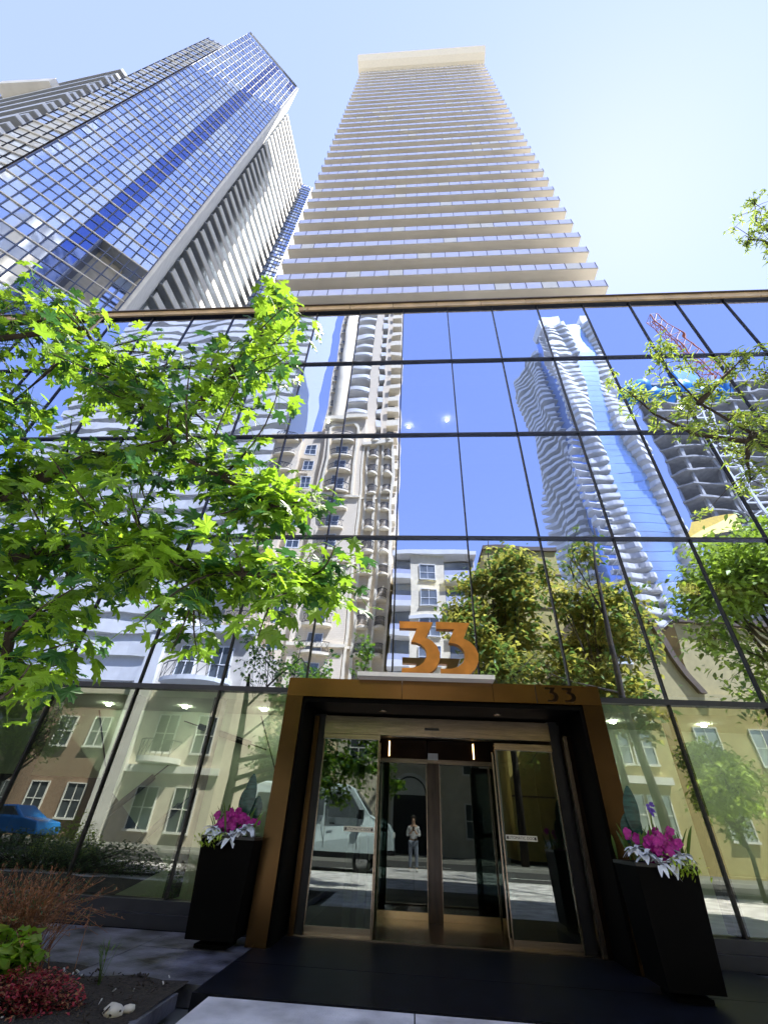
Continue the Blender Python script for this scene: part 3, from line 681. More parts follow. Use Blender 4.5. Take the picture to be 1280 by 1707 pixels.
mr_ = thing('cream_apartment_block', 'cream apartment block with corner balconies mirrored behind the number 33', 'building')
Y = -23.0
b = MB(); b.box(-2.4,-.6,Y-9,Y-1,0,25.0); b.box(-.6,3.0,Y-9,Y,0,25.2); b.box(3.0,6.6,Y-9,Y-1,0,25.0); b.build('wall', M['cream2'], mr_)
b = MB(); b.box(-2.5,6.7,Y-9,Y+.3,25.2,25.7); b.box(-.7,3.1,Y,Y+.15,18,18.3); b.box(-.7,3.1,Y,Y+.15,9,9.3); b.build('cornice', M['white_conc'], mr_)
b = MB(); b.box(-2.3,-.6,Y-1,Y-.95,1,25); b.box(3.0,6.5,Y-1,Y-.95,1,25); b.build('glazing', M['winl'], mr_)
for f in range(8):
    z = 1.2+f*3.0
    for (x0,x1) in ((-2.4,-.6),(3.0,6.6)):
        b = MB(); b.box(x0,x1,Y-.95,Y+.5,z,z+.3,0); b.box(x0,x1,Y+.42,Y+.5,z+.3,z+.6,0); b.box(x0,x1,Y+.44,Y+.47,z+.6,z+1.15,1); b.build('balcony', [M['white_conc'],M['rail']], mr_)
windows(mr_, [(1.2,1.4+f*3.0,1.7,1.8) for f in range(8)], Y, M['winl'])
at_base(mr_,(2,-27,0))

# white tower with undulating balconies
wt = thing('wavy_tower', 'white tower with rippling balconies and a pale blue glass strip, mirrored right of centre', 'tower')
F, Rr, Bk = Vector((55.5,-88)), Vector((77.5,-88)), Vector((51.5,-116))
b = MB(); b.prism([(F.x+1.5,F.y-1.5),(Bk.x+1.8,Bk.y),(Rr.x,Bk.y),(Rr.x-1,Rr.y-1.5)], 0, 181)
b.build('wall', M['white_conc'], wt)
NFw = 56; fw = 3.2
sA = lambda z: 8.2+2.4*math.sin(z*.045+.6)                           # strip edges along the front
sB = lambda z: 15.2+1.9*math.sin(z*.075+2.2)
def wavy(s, z, k):
    return 1.5+1.0*math.sin(s*.42+z*.055+k)+.9*math.sin(s*.21-z*.10+1.3*k)+.35*math.sin(s*1.1+z*.21)
for f in range(NFw):
    z = 2+f*fw
    # front, left of strip
    def band(name, P0, P1, s0, s1, nr, kk, hs, mats_):
        d = (P1-P0).normalized(); n = max(3,int(abs(s1-s0)/.9)); outer = []; inner = []
        for i in range(n+1):
            s = s0+(s1-s0)*i/n; o_ = wavy(s, z, kk); pt = P0+d*s
            edge = min(1, (i)/1.5, (n-i)/1.5); o_ *= .35+.65*edge if kk != 0 else .55+.45*edge
            outer.append((pt+nr*o_)); inner.append((pt-nr*1.5))
        b = MB()
        b.prism([p[:] for p in inner]+[p[:] for p in outer[::-1]], z, z+.3, 0)
        for i in range(n): b.obox(outer[i][:], outer[i+1][:], .08, z-.02, z+hs, 0); 
        return b.build('balcony', mats_, wt)
    band('f', F, Rr, 0.0, sA(z), Vector((0,1)), 0, 1.75, [M['white_conc']])
    band('f', F, Rr, sB(z), 22, Vector((0,1)), 2, 1.75, [M['white_conc']])
for f in range(44):
    z = 38+f*fw; P0, P1 = Bk, F; d = (P1-P0).normalized(); nr = Vector((-d.y,d.x))
    b = MB(); L_ = (P1-P0).length; n = 30; gap0, gap1 = L_-7.5+1.5*math.sin(z*.06), L_-2.6+1.2*math.sin(z*.06)
    pts = []
    for i in range(n+1):
        s = L_*i/n
        pts.append((P0+d*s+nr*(wavy(s,z,4)*(.3 if gap0<s<gap1 else 1.15)), P0+d*s-nr*1.5, gap0<s<gap1))
    for i in range(n):
        if pts[i][2]: continue
        b.prism([pts[i][1][:],pts[i+1][1][:],pts[i+1][0][:],pts[i][0][:]], z, z+.3, 0)
        b.obox(pts[i][0][:], pts[i+1][0][:], -.08, z-.02, z+1.3, 0)
    b.build('balcony', [M['white_conc']], wt)
b = MB()
for f in range(NFw):
    z = 2+f*fw
    b.add([(F.x+sA(z)-.6,F.y+.1,z),(F.x+sB(z)+.6,F.y+.1,z),(F.x+sB(z+fw)+.6,F.y+.1,z+fw-.12),(F.x+sA(z+fw)-.6,F.y+.1,z+fw-.12)][::-1],[(0,1,2,3)])
b.build('glass_strip', M['strip'], wt)
b = MB(); b.add([(F.x-.4,F.y-9,2),(F.x+1.1,F.y-1.2,2),(F.x+1.1,F.y-1.2,181),(F.x-.4,F.y-9,181)],[(0,1,2,3)]); b.build('glass_strip', M['blueglass'], wt)
b = MB(); b.prism([(F.x,F.y),(F.x+8,F.y+.6),(F.x+8,F.y-8),(F.x-1,F.y-8)], 181.5, 188); b.box(72.5,77.5,-96,-88,181.5,188); b.box(63,72.5,-96,-89,181.5,184); b.build('crown', M['white_conc'], wt)
at_base(wt,(64,-100,0))

# striped grey tower, mirrored at the left
st = thing('grey_balcony_tower', 'grey tower with curved pale balcony bands mirrored in the upper left panes', 'tower')
P0, P1 = Vector((-24.3,-38)), Vector((-78,-42))
d = (P1-P0).normalized(); nr = Vector((d.y,-d.x)); nr = nr if nr.y>0 else -nr
b = MB(); b.prism([P0[:],P1[:],(P1.x,P1.y-14),(P0.x,P0.y-14)], 0, 155); b.build('wall', M['railw'], st)
for f in range(48):
    z = 6+f*3.1; b = MB(); L_ = (P1-P0).length; n = 26; pp = []
    for i in range(n+1):
        s = L_*i/n; pp.append(P0+d*s+nr*(1.0+.45*math.sin(s*.33)))
    b.prism([P0[:]]+[p[:] for p in pp]+[P1[:]], z, z+.3, 0)
    for i in range(n): b.obox(pp[i][:],pp[i+1][:],.08,z-.1,z+1.75,0)
    b.build('balcony', M['white_conc'], st)
at_base(st,(-43,-52,0))

# building under construction with tower crane
cb = thing('unfinished_tower', 'unfinished concrete tower with blue tarpaulins on top, mirrored at the right behind the crane', 'building')
Y = -43
b = MB(); b.prism([(51,Y-3.5),(80,Y-3.5),(80,Y-13.8),(58.5,Y-13.8)][::-1],0,78); b.build('core', M['grey_conc'], cb)
for f in range(25):
    z = 6+f*3.1; b = MB(); b.prism([(47.0,Y-1.5),(49,Y+.2),(82,Y+.2),(82,Y-14),(57.5,Y-14)], z, z+.35)
    for k in range(7): b.box(50+k*5,50.5+k*5,Y-.8,Y-.2,z+.35,z+3.1)
    b.build('floor_slab', M['grey_conc'], cb)
b = MB()
for k in range(9):
    x = 47+k*2.4; b.sphere((x+.5*math.sin(k*2),Y-1.5,79+1.6*math.sin(k*1.7)),2.3,0,10,1.1)
for i,v in enumerate(b.v): 
    nn = noise.noise(Vector(v)*.7); b.v[i] = (v[0]+nn,v[1]+nn*.6,v[2]+nn)
b.box(57,62,Y-3,Y,81,86); b.build('tarpaulin', M['tarp'], cb)
b = MB()
for k in range(24):
    z = 8+k*2.6; b.bar((54.5,Y+1.6,z),(58.5,Y+1.6,z),.25,.25); b.bar((54.5,Y+1.6,z),(58.5,Y+1.6,z+2.6),.15,.15)
for x in (54.5,56.5,58.5): b.bar((x,Y+1.6,0),(x,Y+1.6,72),.35,.35)
b.build('hoist_frame', M['white'], cb)
b = MB(); b.add([(43.4,Y+.5,40.5),(51,Y+2.4,41.5),(53,Y+.5,45.5),(45.5,Y+.3,44)],[(0,1,2,3)]); b.add([(43.4,Y+.7,40.1),(51,Y+2.6,41.1),(51,Y+2.4,41.5),(43.4,Y+.5,40.5)],[(0,1,2,3)])
b.build('netting', M['yellow'], cb)
b = MB()
for k in range(24): b.box(47.3+k*.42,47.5+k*.42,Y-1.8-k*.5,Y-1.6-k*.5,0,76)
b.build('scaffold', M['greycl'], cb)
at_base(cb,(65,-50,0))
cr = thing('tower_crane', 'orange red lattice crane jib rising over the unfinished tower', 'crane')
def lattice(p,q,w,n,m_=0):
    b = MB(); p,q = Vector(p),Vector(q); d = (q-p).normalized(); a = d.cross(Vector((0,1,0))).normalized()*w/2; c = d.cross(a).normalized()*w/2
    cs = [a+c,a-c,-a-c,-a+c]
    for e in cs: b.bar(p+e,q+e*.7,.22,.22)
    for i in range(n):
        t0,t1 = i/n,(i+1)/n
        for k in range(4):
            e,e2 = cs[k],cs[(k+1)%4]; s0,s1 = 1-.3*t0,1-.3*t1
            b.bar(p.lerp(q,t0)+e*s0,p.lerp(q,t1)+e2*s1,.13,.13); b.bar(p.lerp(q,t1)+e*s1,p.lerp(q,t1)+e2*s1,.1,.1)
    return b
lattice((84,-57,0),(84,-57,88),2.6,30).build('mast', M['crane'], cr)
lattice((84,-57,88),(70.5,-53,126),3.4,16).build('jib', M['crane'], cr)
lattice((84,-57,89),(93,-59,92),2.0,5).build('counter_jib', M['crane'], cr)
b = MB(); b.box(91,94,-61,-57,87,91); b.build('counterweight', M['grey_conc'], cr)
b = MB(); b.box(82.2,85.8,-58.8,-55.2,87.5,91.5,0); b.box(80.6,82.2,-56.4,-54.6,87.6,90,1); b.build('cab', [M['crane'],M['win']], cr)
at_base(cr,(84,-57,0))

ob = thing('ochre_block', 'plain ochre brown block with thin horizontal joints mirrored behind the street trees', 'building')
Y = -18.2
b = MB(); b.box(6.7,13.4,Y-6,Y,0,23.0); b.build('wall', M['ochre2'], ob)
b = MB()
for k in range(6): b.box(6.7,13.4,Y,Y+.08,3.4+k*3.4,3.5+k*3.4)
b.box(6.6,13.5,Y-6,Y+.2,23,23.4); b.build('joint_band', M['brown'], ob)
at_base(ob,(10,-21,0))

# low buildings across the street
gb = thing('gabled_house', 'ochre gabled house with white sash windows mirrored at the right of the portal', 'house')
Y = -14.6
b = MB(); b.box(9.6,26,Y-9,Y,-.1,9.5); b.prism_y([(9.8,9.5),(19.4,9.5),(17.2,15.4),(15.0,17.4),(12.9,15.4)],Y-9,Y,0); b.box(19.5,29,Y-9,Y-.3,9.5,14.5); b.build('wall', M['ochre'], gb)
b = MB(); b.box(9.4,9.8,Y-9,Y+.35,9.5,9.9); b.box(19.75,29.2,Y-9,Y+.1,14.5,14.9)
b.prism_y([(9.5,9.4),(12.7,15.6),(15.0,17.8),(17.4,15.6),(19.7,9.4),(19.3,9.4),(17.1,15.3),(15.0,17.35),(13.0,15.3),(9.9,9.4)],Y-9,Y+.4,0); b.build('roof_trim', M['brown'], gb)
windows(gb, [(13.2,1.6,1.2,1.9),(14.7,1.6,1.2,1.9),(13.2,5.2,1.2,1.9),(14.7,5.2,1.2,1.9),(11.2,5.2,.9,1.9),(18.6,1.6,1.3,2),(18.6,5.4,1.3,2),(22,5.4,1.3,2),(15.0,11.5,1.3,2)], Y, M['winl'])
b = MB(); b.box(12.2,15.7,Y,Y+.5,4.1,4.5); b.box(12.2,15.7,Y,Y+.4,7.5,8.1); b.box(10.2,12.0,Y,Y+.02,0,3.6); b.build('stone_band', M['white'], gb)
b = MB(); b.prism([(9.6,Y-9),(9.6,Y-25),(26,Y-25),(26,Y-9)],0,8); b.build('rear_wing', M['brick'], gb)
at_base(gb,(17.8,-19,0))
cw = thing('corner_house', 'cream house with white pilaster and curved balconies mirrored at the lower left', 'house')
b = MB(); b.box(-19.0,-12.6,Y-8,Y,-.1,12.8); b.build('wall', M['stonewall'], cw)
b = MB(); b.box(-20.4,-19.0,Y-8,Y+.4,-.1,15.5); b.build('pilaster', M['white_conc'], cw)
b = MB(); b.box(-20.6,-12.4,Y,Y+.5,12.8,13.4); b.box(-19,-12.5,Y,Y+.25,3.6,4.0); b.build('cornice', M['white'], cw)
for (x0,x1,z) in ((-18.4,-13.4,9.4),(-18.2,-15.4,4.4)):
    b = MB(); pl = arc(x0,x1,1.0,Y+.6); b.prism([(x0,Y)]+pl+[(x1,Y)], z-.3, z); o = b.build('balcony', M['white'], cw)
    g = MB()
    for i in range(len(pl)-1):
        g.bar((*pl[i],z+.95),(*pl[i+1],z+.95),.06,.06); g.bar((*pl[i],z),(*pl[i],z+.95),.03,.03); g.bar((*pl[i],z+.1),(*pl[i+1],z+.9),.03,.03)
    g.build('railing', M['mullion'], o)
windows(cw, [(-17,.6,1.4,2.2),(-14.4,.6,1.4,2.2),(-17,4.8,1.3,2.2),(-14.2,4.8,1.3,2.2),(-17,9.6,1.3,2.2),(-14.4,9.6,1.3,2.2)], Y, M['win'])
at_base(cw,(-16.5,-18,0))
bk = thing('brick_building', 'brown brick building with stone trim mirrored at the far lower left', 'building')
b = MB(); b.box(-44,-20.8,Y-9,Y-.6,-.1,8.4); b.build('wall', M['brick'], bk)
b = MB(); b.box(-44.1,-20.7,Y-9,Y-.3,8.4,8.9); b.build('cornice', M['stonewall'], bk)
windows(bk, [(-43+2.6*i,z,1.2,1.8) for i in range(9) for z in (1.0,5.0)], Y-.6, M['win'])
at_base(bk,(-32,-19,0))
ar = thing('arched_entrance_house', 'pale stone house with an arched fanlight doorway seen mirrored in the inner door', 'house')
b = MB(); b.box(-5,5.4,Y-6,Y,-.1,7.2); b.build('wall', M['stonewall'], ar)
n = 14; pa = [(-.22+1.15*math.cos(math.pi*i/n), 3.2+1.15*math.sin(math.pi*i/n)) for i in range(n+1)]
b = MB(); b.prism_y([(.93,0)]+pa+[(-1.37,0)],Y,Y+.05,0); b.build('doorway', M['dark'], ar)
b = MB(); b.prism_y([(x*1.0,z) for x,z in [(-.22+1.05*math.cos(math.pi*i/n), 3.22+1.03*math.sin(math.pi*i/n)) for i in range(n+1)]],Y+.05,Y+.08,0); b.build('fanlight', M['white'], ar)
pb = [(-.22+1.35*math.cos(math.pi*i/n), 3.2+1.35*math.sin(math.pi*i/n)) for i in range(n+1)]
b = MB()
for i in range(n): b.prism_y([pa[i],pb[i],pb[i+1],pa[i+1]],Y,Y+.2,0)
b.box(-1.57,-1.37,Y,Y+.2,0,3.2); b.box(.93,1.13,Y,Y+.2,0,3.2); b.box(-5.2,5.6,Y,Y+.3,7.2,7.7); b.build('stone_trim', M['white'], ar)
windows(ar, [(-3.6,1,1.1,1.8),(-3.6,4.6,1.1,1.8),(4.1,1,1.1,1.8),(4.1,4.6,1.1,1.8)], Y, M['win'])
at_base(ar,(0.2,-17.6,0))

# ------------------------------------------------------------------ foliage
def maple_leaf(b, p, d, up, L, m):
    """one five lobed maple leaf: p petiole end, d tip direction, up leaf normal"""
    p, d = Vector(p), Vector(d).normalized(); s = d.cross(Vector(up))
    if s.length < 1e-3: s = Vector((1,0,0))
    s.normalize(); nr = s.cross(d).normalized()
    half = [(0,1.0),(.10,.82),(.24,.80),(.15,.62),(.20,.52),(.40,.66),(.62,.70),(.50,.50),(.58,.36),(.36,.28),(.36,.14),(.44,.02),(.20,.02),(0,.08)]
    vs = [p + d*L*.30]
    idx = []
    for sgn in (1,-1):
        row = []
        for x,y in half:
            bend = -.55*(x*x) + (.18*x) - .35*max(0,y-.3)**2
            vs.append(p + s*(sgn*x*L*.92) + d*(y*L) + nr*(bend*L)); row.append(len(vs)-1)
        for i in range(len(row)-1):
            idx.append((0,row[i],row[i+1]) if sgn>0 else (0,row[i+1],row[i]))
    b.add(vs, idx, m)
def curve_pts(a, c, n, rs, sag=.1, lift=.0):
    a, c = Vector(a), Vector(c); L = (c-a).length; o1 = Vector((rs.uniform(-1,1),rs.uniform(-1,1),rs.uniform(-1,1)))*L*sag
    return [a.lerp(c,i/n)+o1*math.sin(math.pi*i/n)+Vector((0,0,lift*L*math.sin(math.pi*i/n))) for i in range(n+1)]

TIPS = [[-2.28,2.51,3.85],[-2.63,2.06,2.7],[-2.11,2.66,2.54],[-1.98,3.02,6.09],[-5.06,3.04,6.76],[-1.52,2.88,2.4],[-1.94,2.96,6.56],[-2.0,2.2,2.41],[-4.13,2.89,5.49],[-3.66,2.39,3.72],[-2.79,2.34,2.73],[-5.47,2.44,6.03],[-4.04,3.02,3.64],[-2.24,2.78,2.83],[-3.05,2.76,2.93],[-1.49,2.35,2.71],[-4.3,2.78,4.88],[-2.43,2.23,2.32],[-2.55,2.49,2.77],[-1.44,2.89,3.11],[-2.1,3.08,3.94],[-2.96,2.64,5.08],[-2.56,2.61,4.25],[-1.2,2.47,3.54],[-2.14,2.13,3.48],[-2.01,2.69,5.46],[-3.74,2.06,4.32],[-2.83,2.38,2.88],[-4.54,2.34,5.77],[-2.12,2.99,2.69],[-2.95,2.88,2.58],[-0.64,2.32,3.11],[-4.98,2.33,6.17],[-2.37,2.39,4.99],[-1.1,2.13,4.25],[-4.5,2.27,4.89],[-1.8,2.29,2.84],[-2.77,2.21,4.74],[-1.94,2.73,3.23],[-1.15,2.06,2.75],[-2.49,2.87,2.55],[-2.34,2.81,3.52],[-1.6,2.27,3.61],[-1.54,2.68,3.83],[-2.58,3.05,5.93],[-2.66,2.13,4.25],[-2.34,2.84,4.21],[-1.74,2.31,4.43],[-3.07,2.85,3.4],[-3.47,2.8,3.77],[-2.04,2.4,2.0],[-4.0,2.19,5.73],[-3.05,2.38,4.15],[-4.28,2.74,4.47],[-3.85,2.69,4.69],[-1.66,2.23,2.62],[-3.15,2.28,4.89],[-1.46,2.42,4.74],[-2.74,2.01,2.67],[-1.53,2.63,4.5],[-3.29,2.96,4.24],[-2.73,2.1,3.11],[-1.85,2.07,2.56],[-4.7,2.81,5.39],[-4.26,2.78,5.4],[-1.84,2.95,2.8],[-4.89,2.53,6.45],[-1.28,3.06,3.91],[-5.08,2.93,6.22],[-3.21,2.33,3.65],[-2.56,2.4,3.22],[-1.9,2.05,1.9],[-2.39,2.58,4.67],[-2.32,2.7,4.42],[-3.86,2.62,3.48],[-6.15,2.61,7.15],[-2.74,3.01,3.32],[-1.26,2.98,2.68],[-1.95,2.32,2.11],[-1.39,2.04,4.13],[-0.72,2.13,2.47],[-3.47,3.05,5.14],[-1.31,2.28,3.16],[-1.2,3.06,2.98],[-1.56,2.69,2.81],[-1.44,2.01,2.06],[-1.6,2.53,3.11],[-2.45,2.22,2.49],[-1.16,2.36,2.98],[-4.2,2.39,4.28],[-1.14,2.01,4.46],[-1.89,2.06,3.07],[-5.11,3.05,7.5],[-2.63,2.44,2.25],[-3.17,2.57,3.93],[-2.04,2.11,2.27],[-1.14,2.53,3.28],[-3.74,2.86,3.03],[-3.77,2.99,3.6],[-1.15,2.27,5.06],[-2.4,3.08,2.34],[-2.61,2.81,1.99],[-3.46,2.33,5.03],[-3.37,2.14,3.37],[-1.86,2.27,4.14],[-2.67,2.24,2.35],[-0.77,2.15,2.33],[-4.03,2.67,6.49],[-1.3,2.97,3.15],[-2.84,2.54,5.38],[-1.65,2.85,2.52],[-3.31,2.96,4.0],[-5.77,3.09,6.67],[-1.36,2.69,2.8],[-0.96,2.75,3.58],[-1.91,3.0,4.42],[-3.09,2.71,3.27],[-2.45,2.82,2.02],[-2.98,2.63,2.27],[-2.27,2.88,3.7],[-3.02,2.91,2.84],[-2.19,2.13,3.13],[-0.86,3.02,3.17],[-0.64,2.44,2.49],[-1.86,2.71,2.85],[-1.16,2.89,3.31],[-3.43,2.07,3.64],[-4.57,2.69,4.76],[-2.56,2.73,2.89],[-3.14,2.62,3.72],[-2.56,2.57,3.65],[-1.75,2.75,6.64],[-3.51,2.48,3.62],[-5.46,2.58,6.23],[-3.01,2.93,4.96],[-2.61,2.85,2.4],[-3.45,2.7,4.77],[-5.71,3.05,5.59],[-2.35,2.73,2.71],[-3.22,2.81,2.23],[-3.83,2.66,4.31],[-1.55,2.64,2.17],[-1.5,2.83,3.72],[-5.83,2.94,6.3],[-1.63,2.56,6.48],[-1.05,2.05,4.53],[-1.28,2.43,4.83],[-1.48,2.35,5.5],[-0.55,2.76,2.6],[-0.85,2.89,3.66],[-0.92,2.59,3.51],[-5.27,2.53,6.82],[-3.72,2.04,5.65],[-2.91,2.45,5.57],[-1.49,2.85,2.24],[-1.99,2.31,1.93],[-0.86,2.26,2.14],[-0.51,2.5,2.58],[-0.38,2.5,2.52],[-0.56,2.5,2.54],[-0.78,2.5,3.31]]
mt = thing('maple_tree', 'leafy green maple tree reaching in over the pavement from the left edge', 'tree')
rs = random.Random(31)
TB = Vector((-5.6,1.9,0))
tr = MB(); tr.tube([TB+Vector((0,0,-.1)),TB+Vector((.03,0,1.0)),TB+Vector((0.1,.1,2.4)),TB+Vector((.02,.1,3.6)),TB+Vector((.0,.2,4.6)),TB+Vector((-.1,.25,5.4))],[.20,.15,.13,.11,.08,.04],12)
tr.build('trunk', M['bark'], mt)
LIMBS = [[(-5.55,2.0,2.3),(-4.4,2.3,2.6),(-3.1,2.6,2.82),(-2.61,2.6,2.89),(-2.25,2.6,3.0),(-1.52,2.6,2.72),(-.71,2.6,2.7)],
 [(-5.55,2.0,3.4),(-4.8,2.3,3.9),(-4.13,2.6,4.47),(-3.99,2.6,5.16),(-3.88,2.6,6.27)],
 [(-5.55,2.0,2.8),(-4.3,2.3,3.0),(-3.38,2.5,3.27),(-2.83,2.5,3.73),(-2.22,2.5,3.87),(-1.82,2.5,5.08),(-1.54,2.5,6.0)],
 [(-5.5,2.1,4.4),(-4.6,2.3,5.3),(-3.85,2.5,5.86),(-3.06,2.4,4.92),(-1.8,2.4,3.62),(-1.01,2.4,3.16)],
 [(-5.55,2.0,2.0),(-4.0,2.3,2.5),(-3.01,2.5,2.6),(-2.48,2.4,2.23),(-2.31,2.4,1.8)]]
nodes = []
for li, l in enumerate(LIMBS):
    b = MB(); n = len(l); b.tube(l, [(.030 if li in (1,3) else .062)*(1-i/n)+.008 for i in range(n)], 8); b.build('limb', M['bark'], mt)
    for i in range(1,n):
        for k in range(5): nodes.append(Vector(l[i-1]).lerp(Vector(l[i]),k/5))
    nodes.append(Vector(l[-1]))
tw = MB(); lv = MB(); nl = 0
extra = []
for t in TIPS:
    if rs.random() < .6 and t[2] > 2.7: extra.append((t[0]+rs.uniform(-.3,.3), t[1]-rs.uniform(.0,.5), t[2]-rs.uniform(.0,.6)))
for t in TIPS + extra:
    t = Vector(t); nd = min(nodes, key=lambda q: (q-t).length*(1 if q.x<t.x+.2 else 1.6))
    pts = curve_pts(nd, t, 5, rs, .08); 
    tw.tube(pts, [.011,.009,.008,.006,.005,.003], 5, 0, False)
    k = rs.randint(16,22); L = (t-nd).length
    for j in range(k):
        f = 1-rs.random()**1.4*min(1,.75/max(L,.2)); q = nd.lerp(t,f)
        i0 = min(4,int(f*5)); q = pts[i0].lerp(pts[i0+1], f*5-i0)
        a = rs.uniform(0,6.28); ell = rs.uniform(.05,.20)
        e = q + Vector((math.cos(a)*ell, math.sin(a)*ell, rs.uniform(-.10,.10)))
        tw.tube([q,(q+e)/2+Vector((0,0,.02)),e],.0022,3,1,False)
        dr = Vector((math.cos(a)*.8+rs.gauss(0,.3), math.sin(a)*.8+rs.gauss(0,.3), rs.uniform(-1.1,.25)))
        up = Vector((rs.gauss(0,.45), rs.gauss(0,.45)-.25, 1))
        r_ = rs.random(); m_ = 0 if r_<.5 else (1 if r_<.72 else 2)
        maple_leaf(lv, e, dr, up, rs.uniform(.075,.145), m_); nl += 1
tw.build('twigs', [M['bark'],M['maple2']], mt)
lv.build('foliage', [M['maple'],M['maple2'],M['maple3']], mt)
at_base(mt, TB)

# slender branch of a fine leaved tree entering from the right
ht = thing('locust_tree', 'fine leaved tree whose thin dark branches enter from the right edge', 'tree')
rs = random.Random(77); HB = Vector((6.6,2.9,0))
b = MB(); b.tube([HB+Vector((0,0,-.1)),HB+Vector((-.05,0,2)),HB+Vector((-.3,.1,4.2)),HB+Vector((-.2,.2,6.6)),HB+Vector((0,.2,9.2)),HB+Vector((.3,.2,11))],[.17,.13,.10,.08,.05,.02],10); b.build('trunk', M['bark'], ht)
HL = [[(6.3,3.0,4.1),(5.0,3.1,4.0),(4.2,3.2,4.3),(3.57,3.2,4.54),(3.39,3.2,4.78),(3.11,3.2,5.2),(2.99,3.2,5.76),(3.01,3.2,6.13)],
 [(4.2,3.2,4.3),(3.32,3.2,4.6),(2.89,3.2,4.7),(2.58,3.2,5.03),(2.46,3.2,5.34)],
 [(3.11,3.2,5.2),(3.35,3.25,5.45),(3.59,3.2,5.69),(3.88,3.2,5.97)],
 [(3.45,3.2,4.7),(3.35,3.2,4.6),(3.22,3.2,4.32),(3.15,3.2,4.09)],
 [(6.35,3.0,4.9),(5.0,3.2,5.1),(4.3,3.2,5.3),(4.04,3.2,5.73)],
 [(6.4,3.1,7.5),(6.1,3.2,8.5),(5.85,3.2,9.2),(5.82,3.2,9.9),(6.2,3.2,10.8)],
 [(6.1,3.2,8.3),(5.75,3.2,8.6),(5.59,3.2,9.19),(5.38,3.2,9.21)],
 [(4.2,3.2,4.3),(3.9,3.0,3.7),(3.6,2.9,3.3),(3.35,2.9,3.0)]]
tw = MB(); lv = MB()
def spray(q, k, r, lf, ms, L0=.05, L1=.09, w=.016):
    for j in range(k):
        a = rs.uniform(0,6.28); e = q+Vector((rs.gauss(0,r),rs.gauss(0,r),rs.gauss(0,r*.8)))
        tw.tube([q,e],.0025,3,0,False)
        for y in range(rs.randint(5,9)):
            a = rs.uniform(0,6.28); leafblade(lf, e+Vector((rs.gauss(0,.012),rs.gauss(0,.012),rs.gauss(0,.012))), (math.cos(a),math.sin(a),rs.uniform(-.6,.7)), rs.uniform(L0,L1), w, rs.choice(ms), .25, (0,0,1), 3)
for l in HL:
    n = len(l); b = MB(); b.tube(l, [max(.006,.035*(1-i/(n-.5))) for i in range(n)], 7); b.build('limb', M['bark'], ht)
    for i in range(max(1,n-4), n):
        for k in range(5):
            q = Vector(l[i-1]).lerp(Vector(l[i]), k/5+rs.random()*.15)
            if q.x > 4.9 and q.z < 8: continue
            o_ = q+Vector((rs.gauss(0,.16),rs.gauss(0,.15),rs.gauss(0,.15))); tw.tube([q,(q+o_)/2+Vector((0,0,.02)),o_],[.005,.004,.003],4,0,False)
            spray(o_, 4, .06, lv, (0,0,1))
    for k in range(3): spray(Vector(l[-1]), 5, .09, lv, (0,0,1))
tw.build('twigs', M['bark'], ht); lv.build('foliage', [M['leafy'],M['leaf']], ht); at_base(ht, HB)

# big street trees behind the camera, seen mirrored
def big_tree(x,y,h,rad,zc,label,name,m1,m2,seed,nl=2600,ls=.3,trr=.22):
    rs = random.Random(seed); t = thing(name, label, 'tree', 'street trees mirrored in the glass')
    b = MB(); b.tube([(x,y,-.12),(x+.1,y,zc*.35),(x-.1,y+.1,zc*.7),(x,y,h*.8),(x+.1,y,h*.95)],[trr,trr*.85,trr*.6,trr*.3,.03],10); b.build('trunk', M['bark'], t)
    lf = MB(); lb_ = MB(); cl = []
    for k in range(34):
        u = Vector((rs.gauss(0,1),rs.gauss(0,1),rs.gauss(0,1))).normalized()*rs.uniform(.45,1)
        c = Vector((x+u.x*rad, y+u.y*rad, zc+u.z*(h-zc)*(1 if u.z>0 else .85))); cl.append(c)
        s_ = Vector((x,y,min(c.z-.5,zc*.55+rs.random()*(h-zc)*.5))); lb_.tube(curve_pts(s_,c,5,rs,.08,.05),[.09,.07,.055,.04,.025,.01],5,0,False)
        for q in range(3):
            e = c+Vector((rs.gauss(0,1),rs.gauss(0,1),rs.gauss(0,.8)))*rad*.22; lb_.tube([c,e],[.02,.008],4,0,False)
    lb_.build('limbs', M['bark'], t)
    for k in range(nl):
        c = rs.choice(cl); p = c+Vector((rs.gauss(0,1),rs.gauss(0,1),rs.gauss(0,.75)))*rad*.2
        a = rs.uniform(0,6.28); leafblade(lf,p,(math.cos(a),math.sin(a),rs.uniform(-.7,.3)),rs.uniform(.7,1.2)*ls,ls*.6,0 if rs.random()<.6 else 1,.3,(rs.gauss(0,.4),rs.gauss(0,.4),1),2)
    lf.build('foliage',[m1,m2],t); at_base(t,(x,y,0))
big_tree(5.8,-11.8,21.0,3.2,13,'tall olive green tree mirrored just right of the number 33','street_tree',M['leafo'],M['leaf'],3,9500,.42)
big_tree(11.6,-11.4,19.0,3.4,11.5,'broad olive tree mirrored between the wavy tower and the number','street_tree',M['leafo'],M['leaf'],4,8500,.42)
big_tree(15.6,-1.4,14.6,3.1,9.0,'bright yellow green tree mirrored at the right edge of the glass','street_tree',M['leafy'],M['lime'],5,9500,.30)
big_tree(-6.8,-11.2,9.0,2.4,5.2,'mid green tree mirrored left of the portal','street_tree',M['leaf'],M['maple3'],6,5200)
big_tree(-16.0,-5.2+3.6,5.6,1.5,3.9,'small yellow green tree mirrored at the lower left corner','street_tree',M['leafy'],M['leaf'],7,2200,.16,.10)
big_tree(10.8,-1.4,4.6,1.15,3.0,'small bright bushy tree mirrored at the lower right','street_tree',M['leafy'],M['lime'],8,5200,.17,.07)

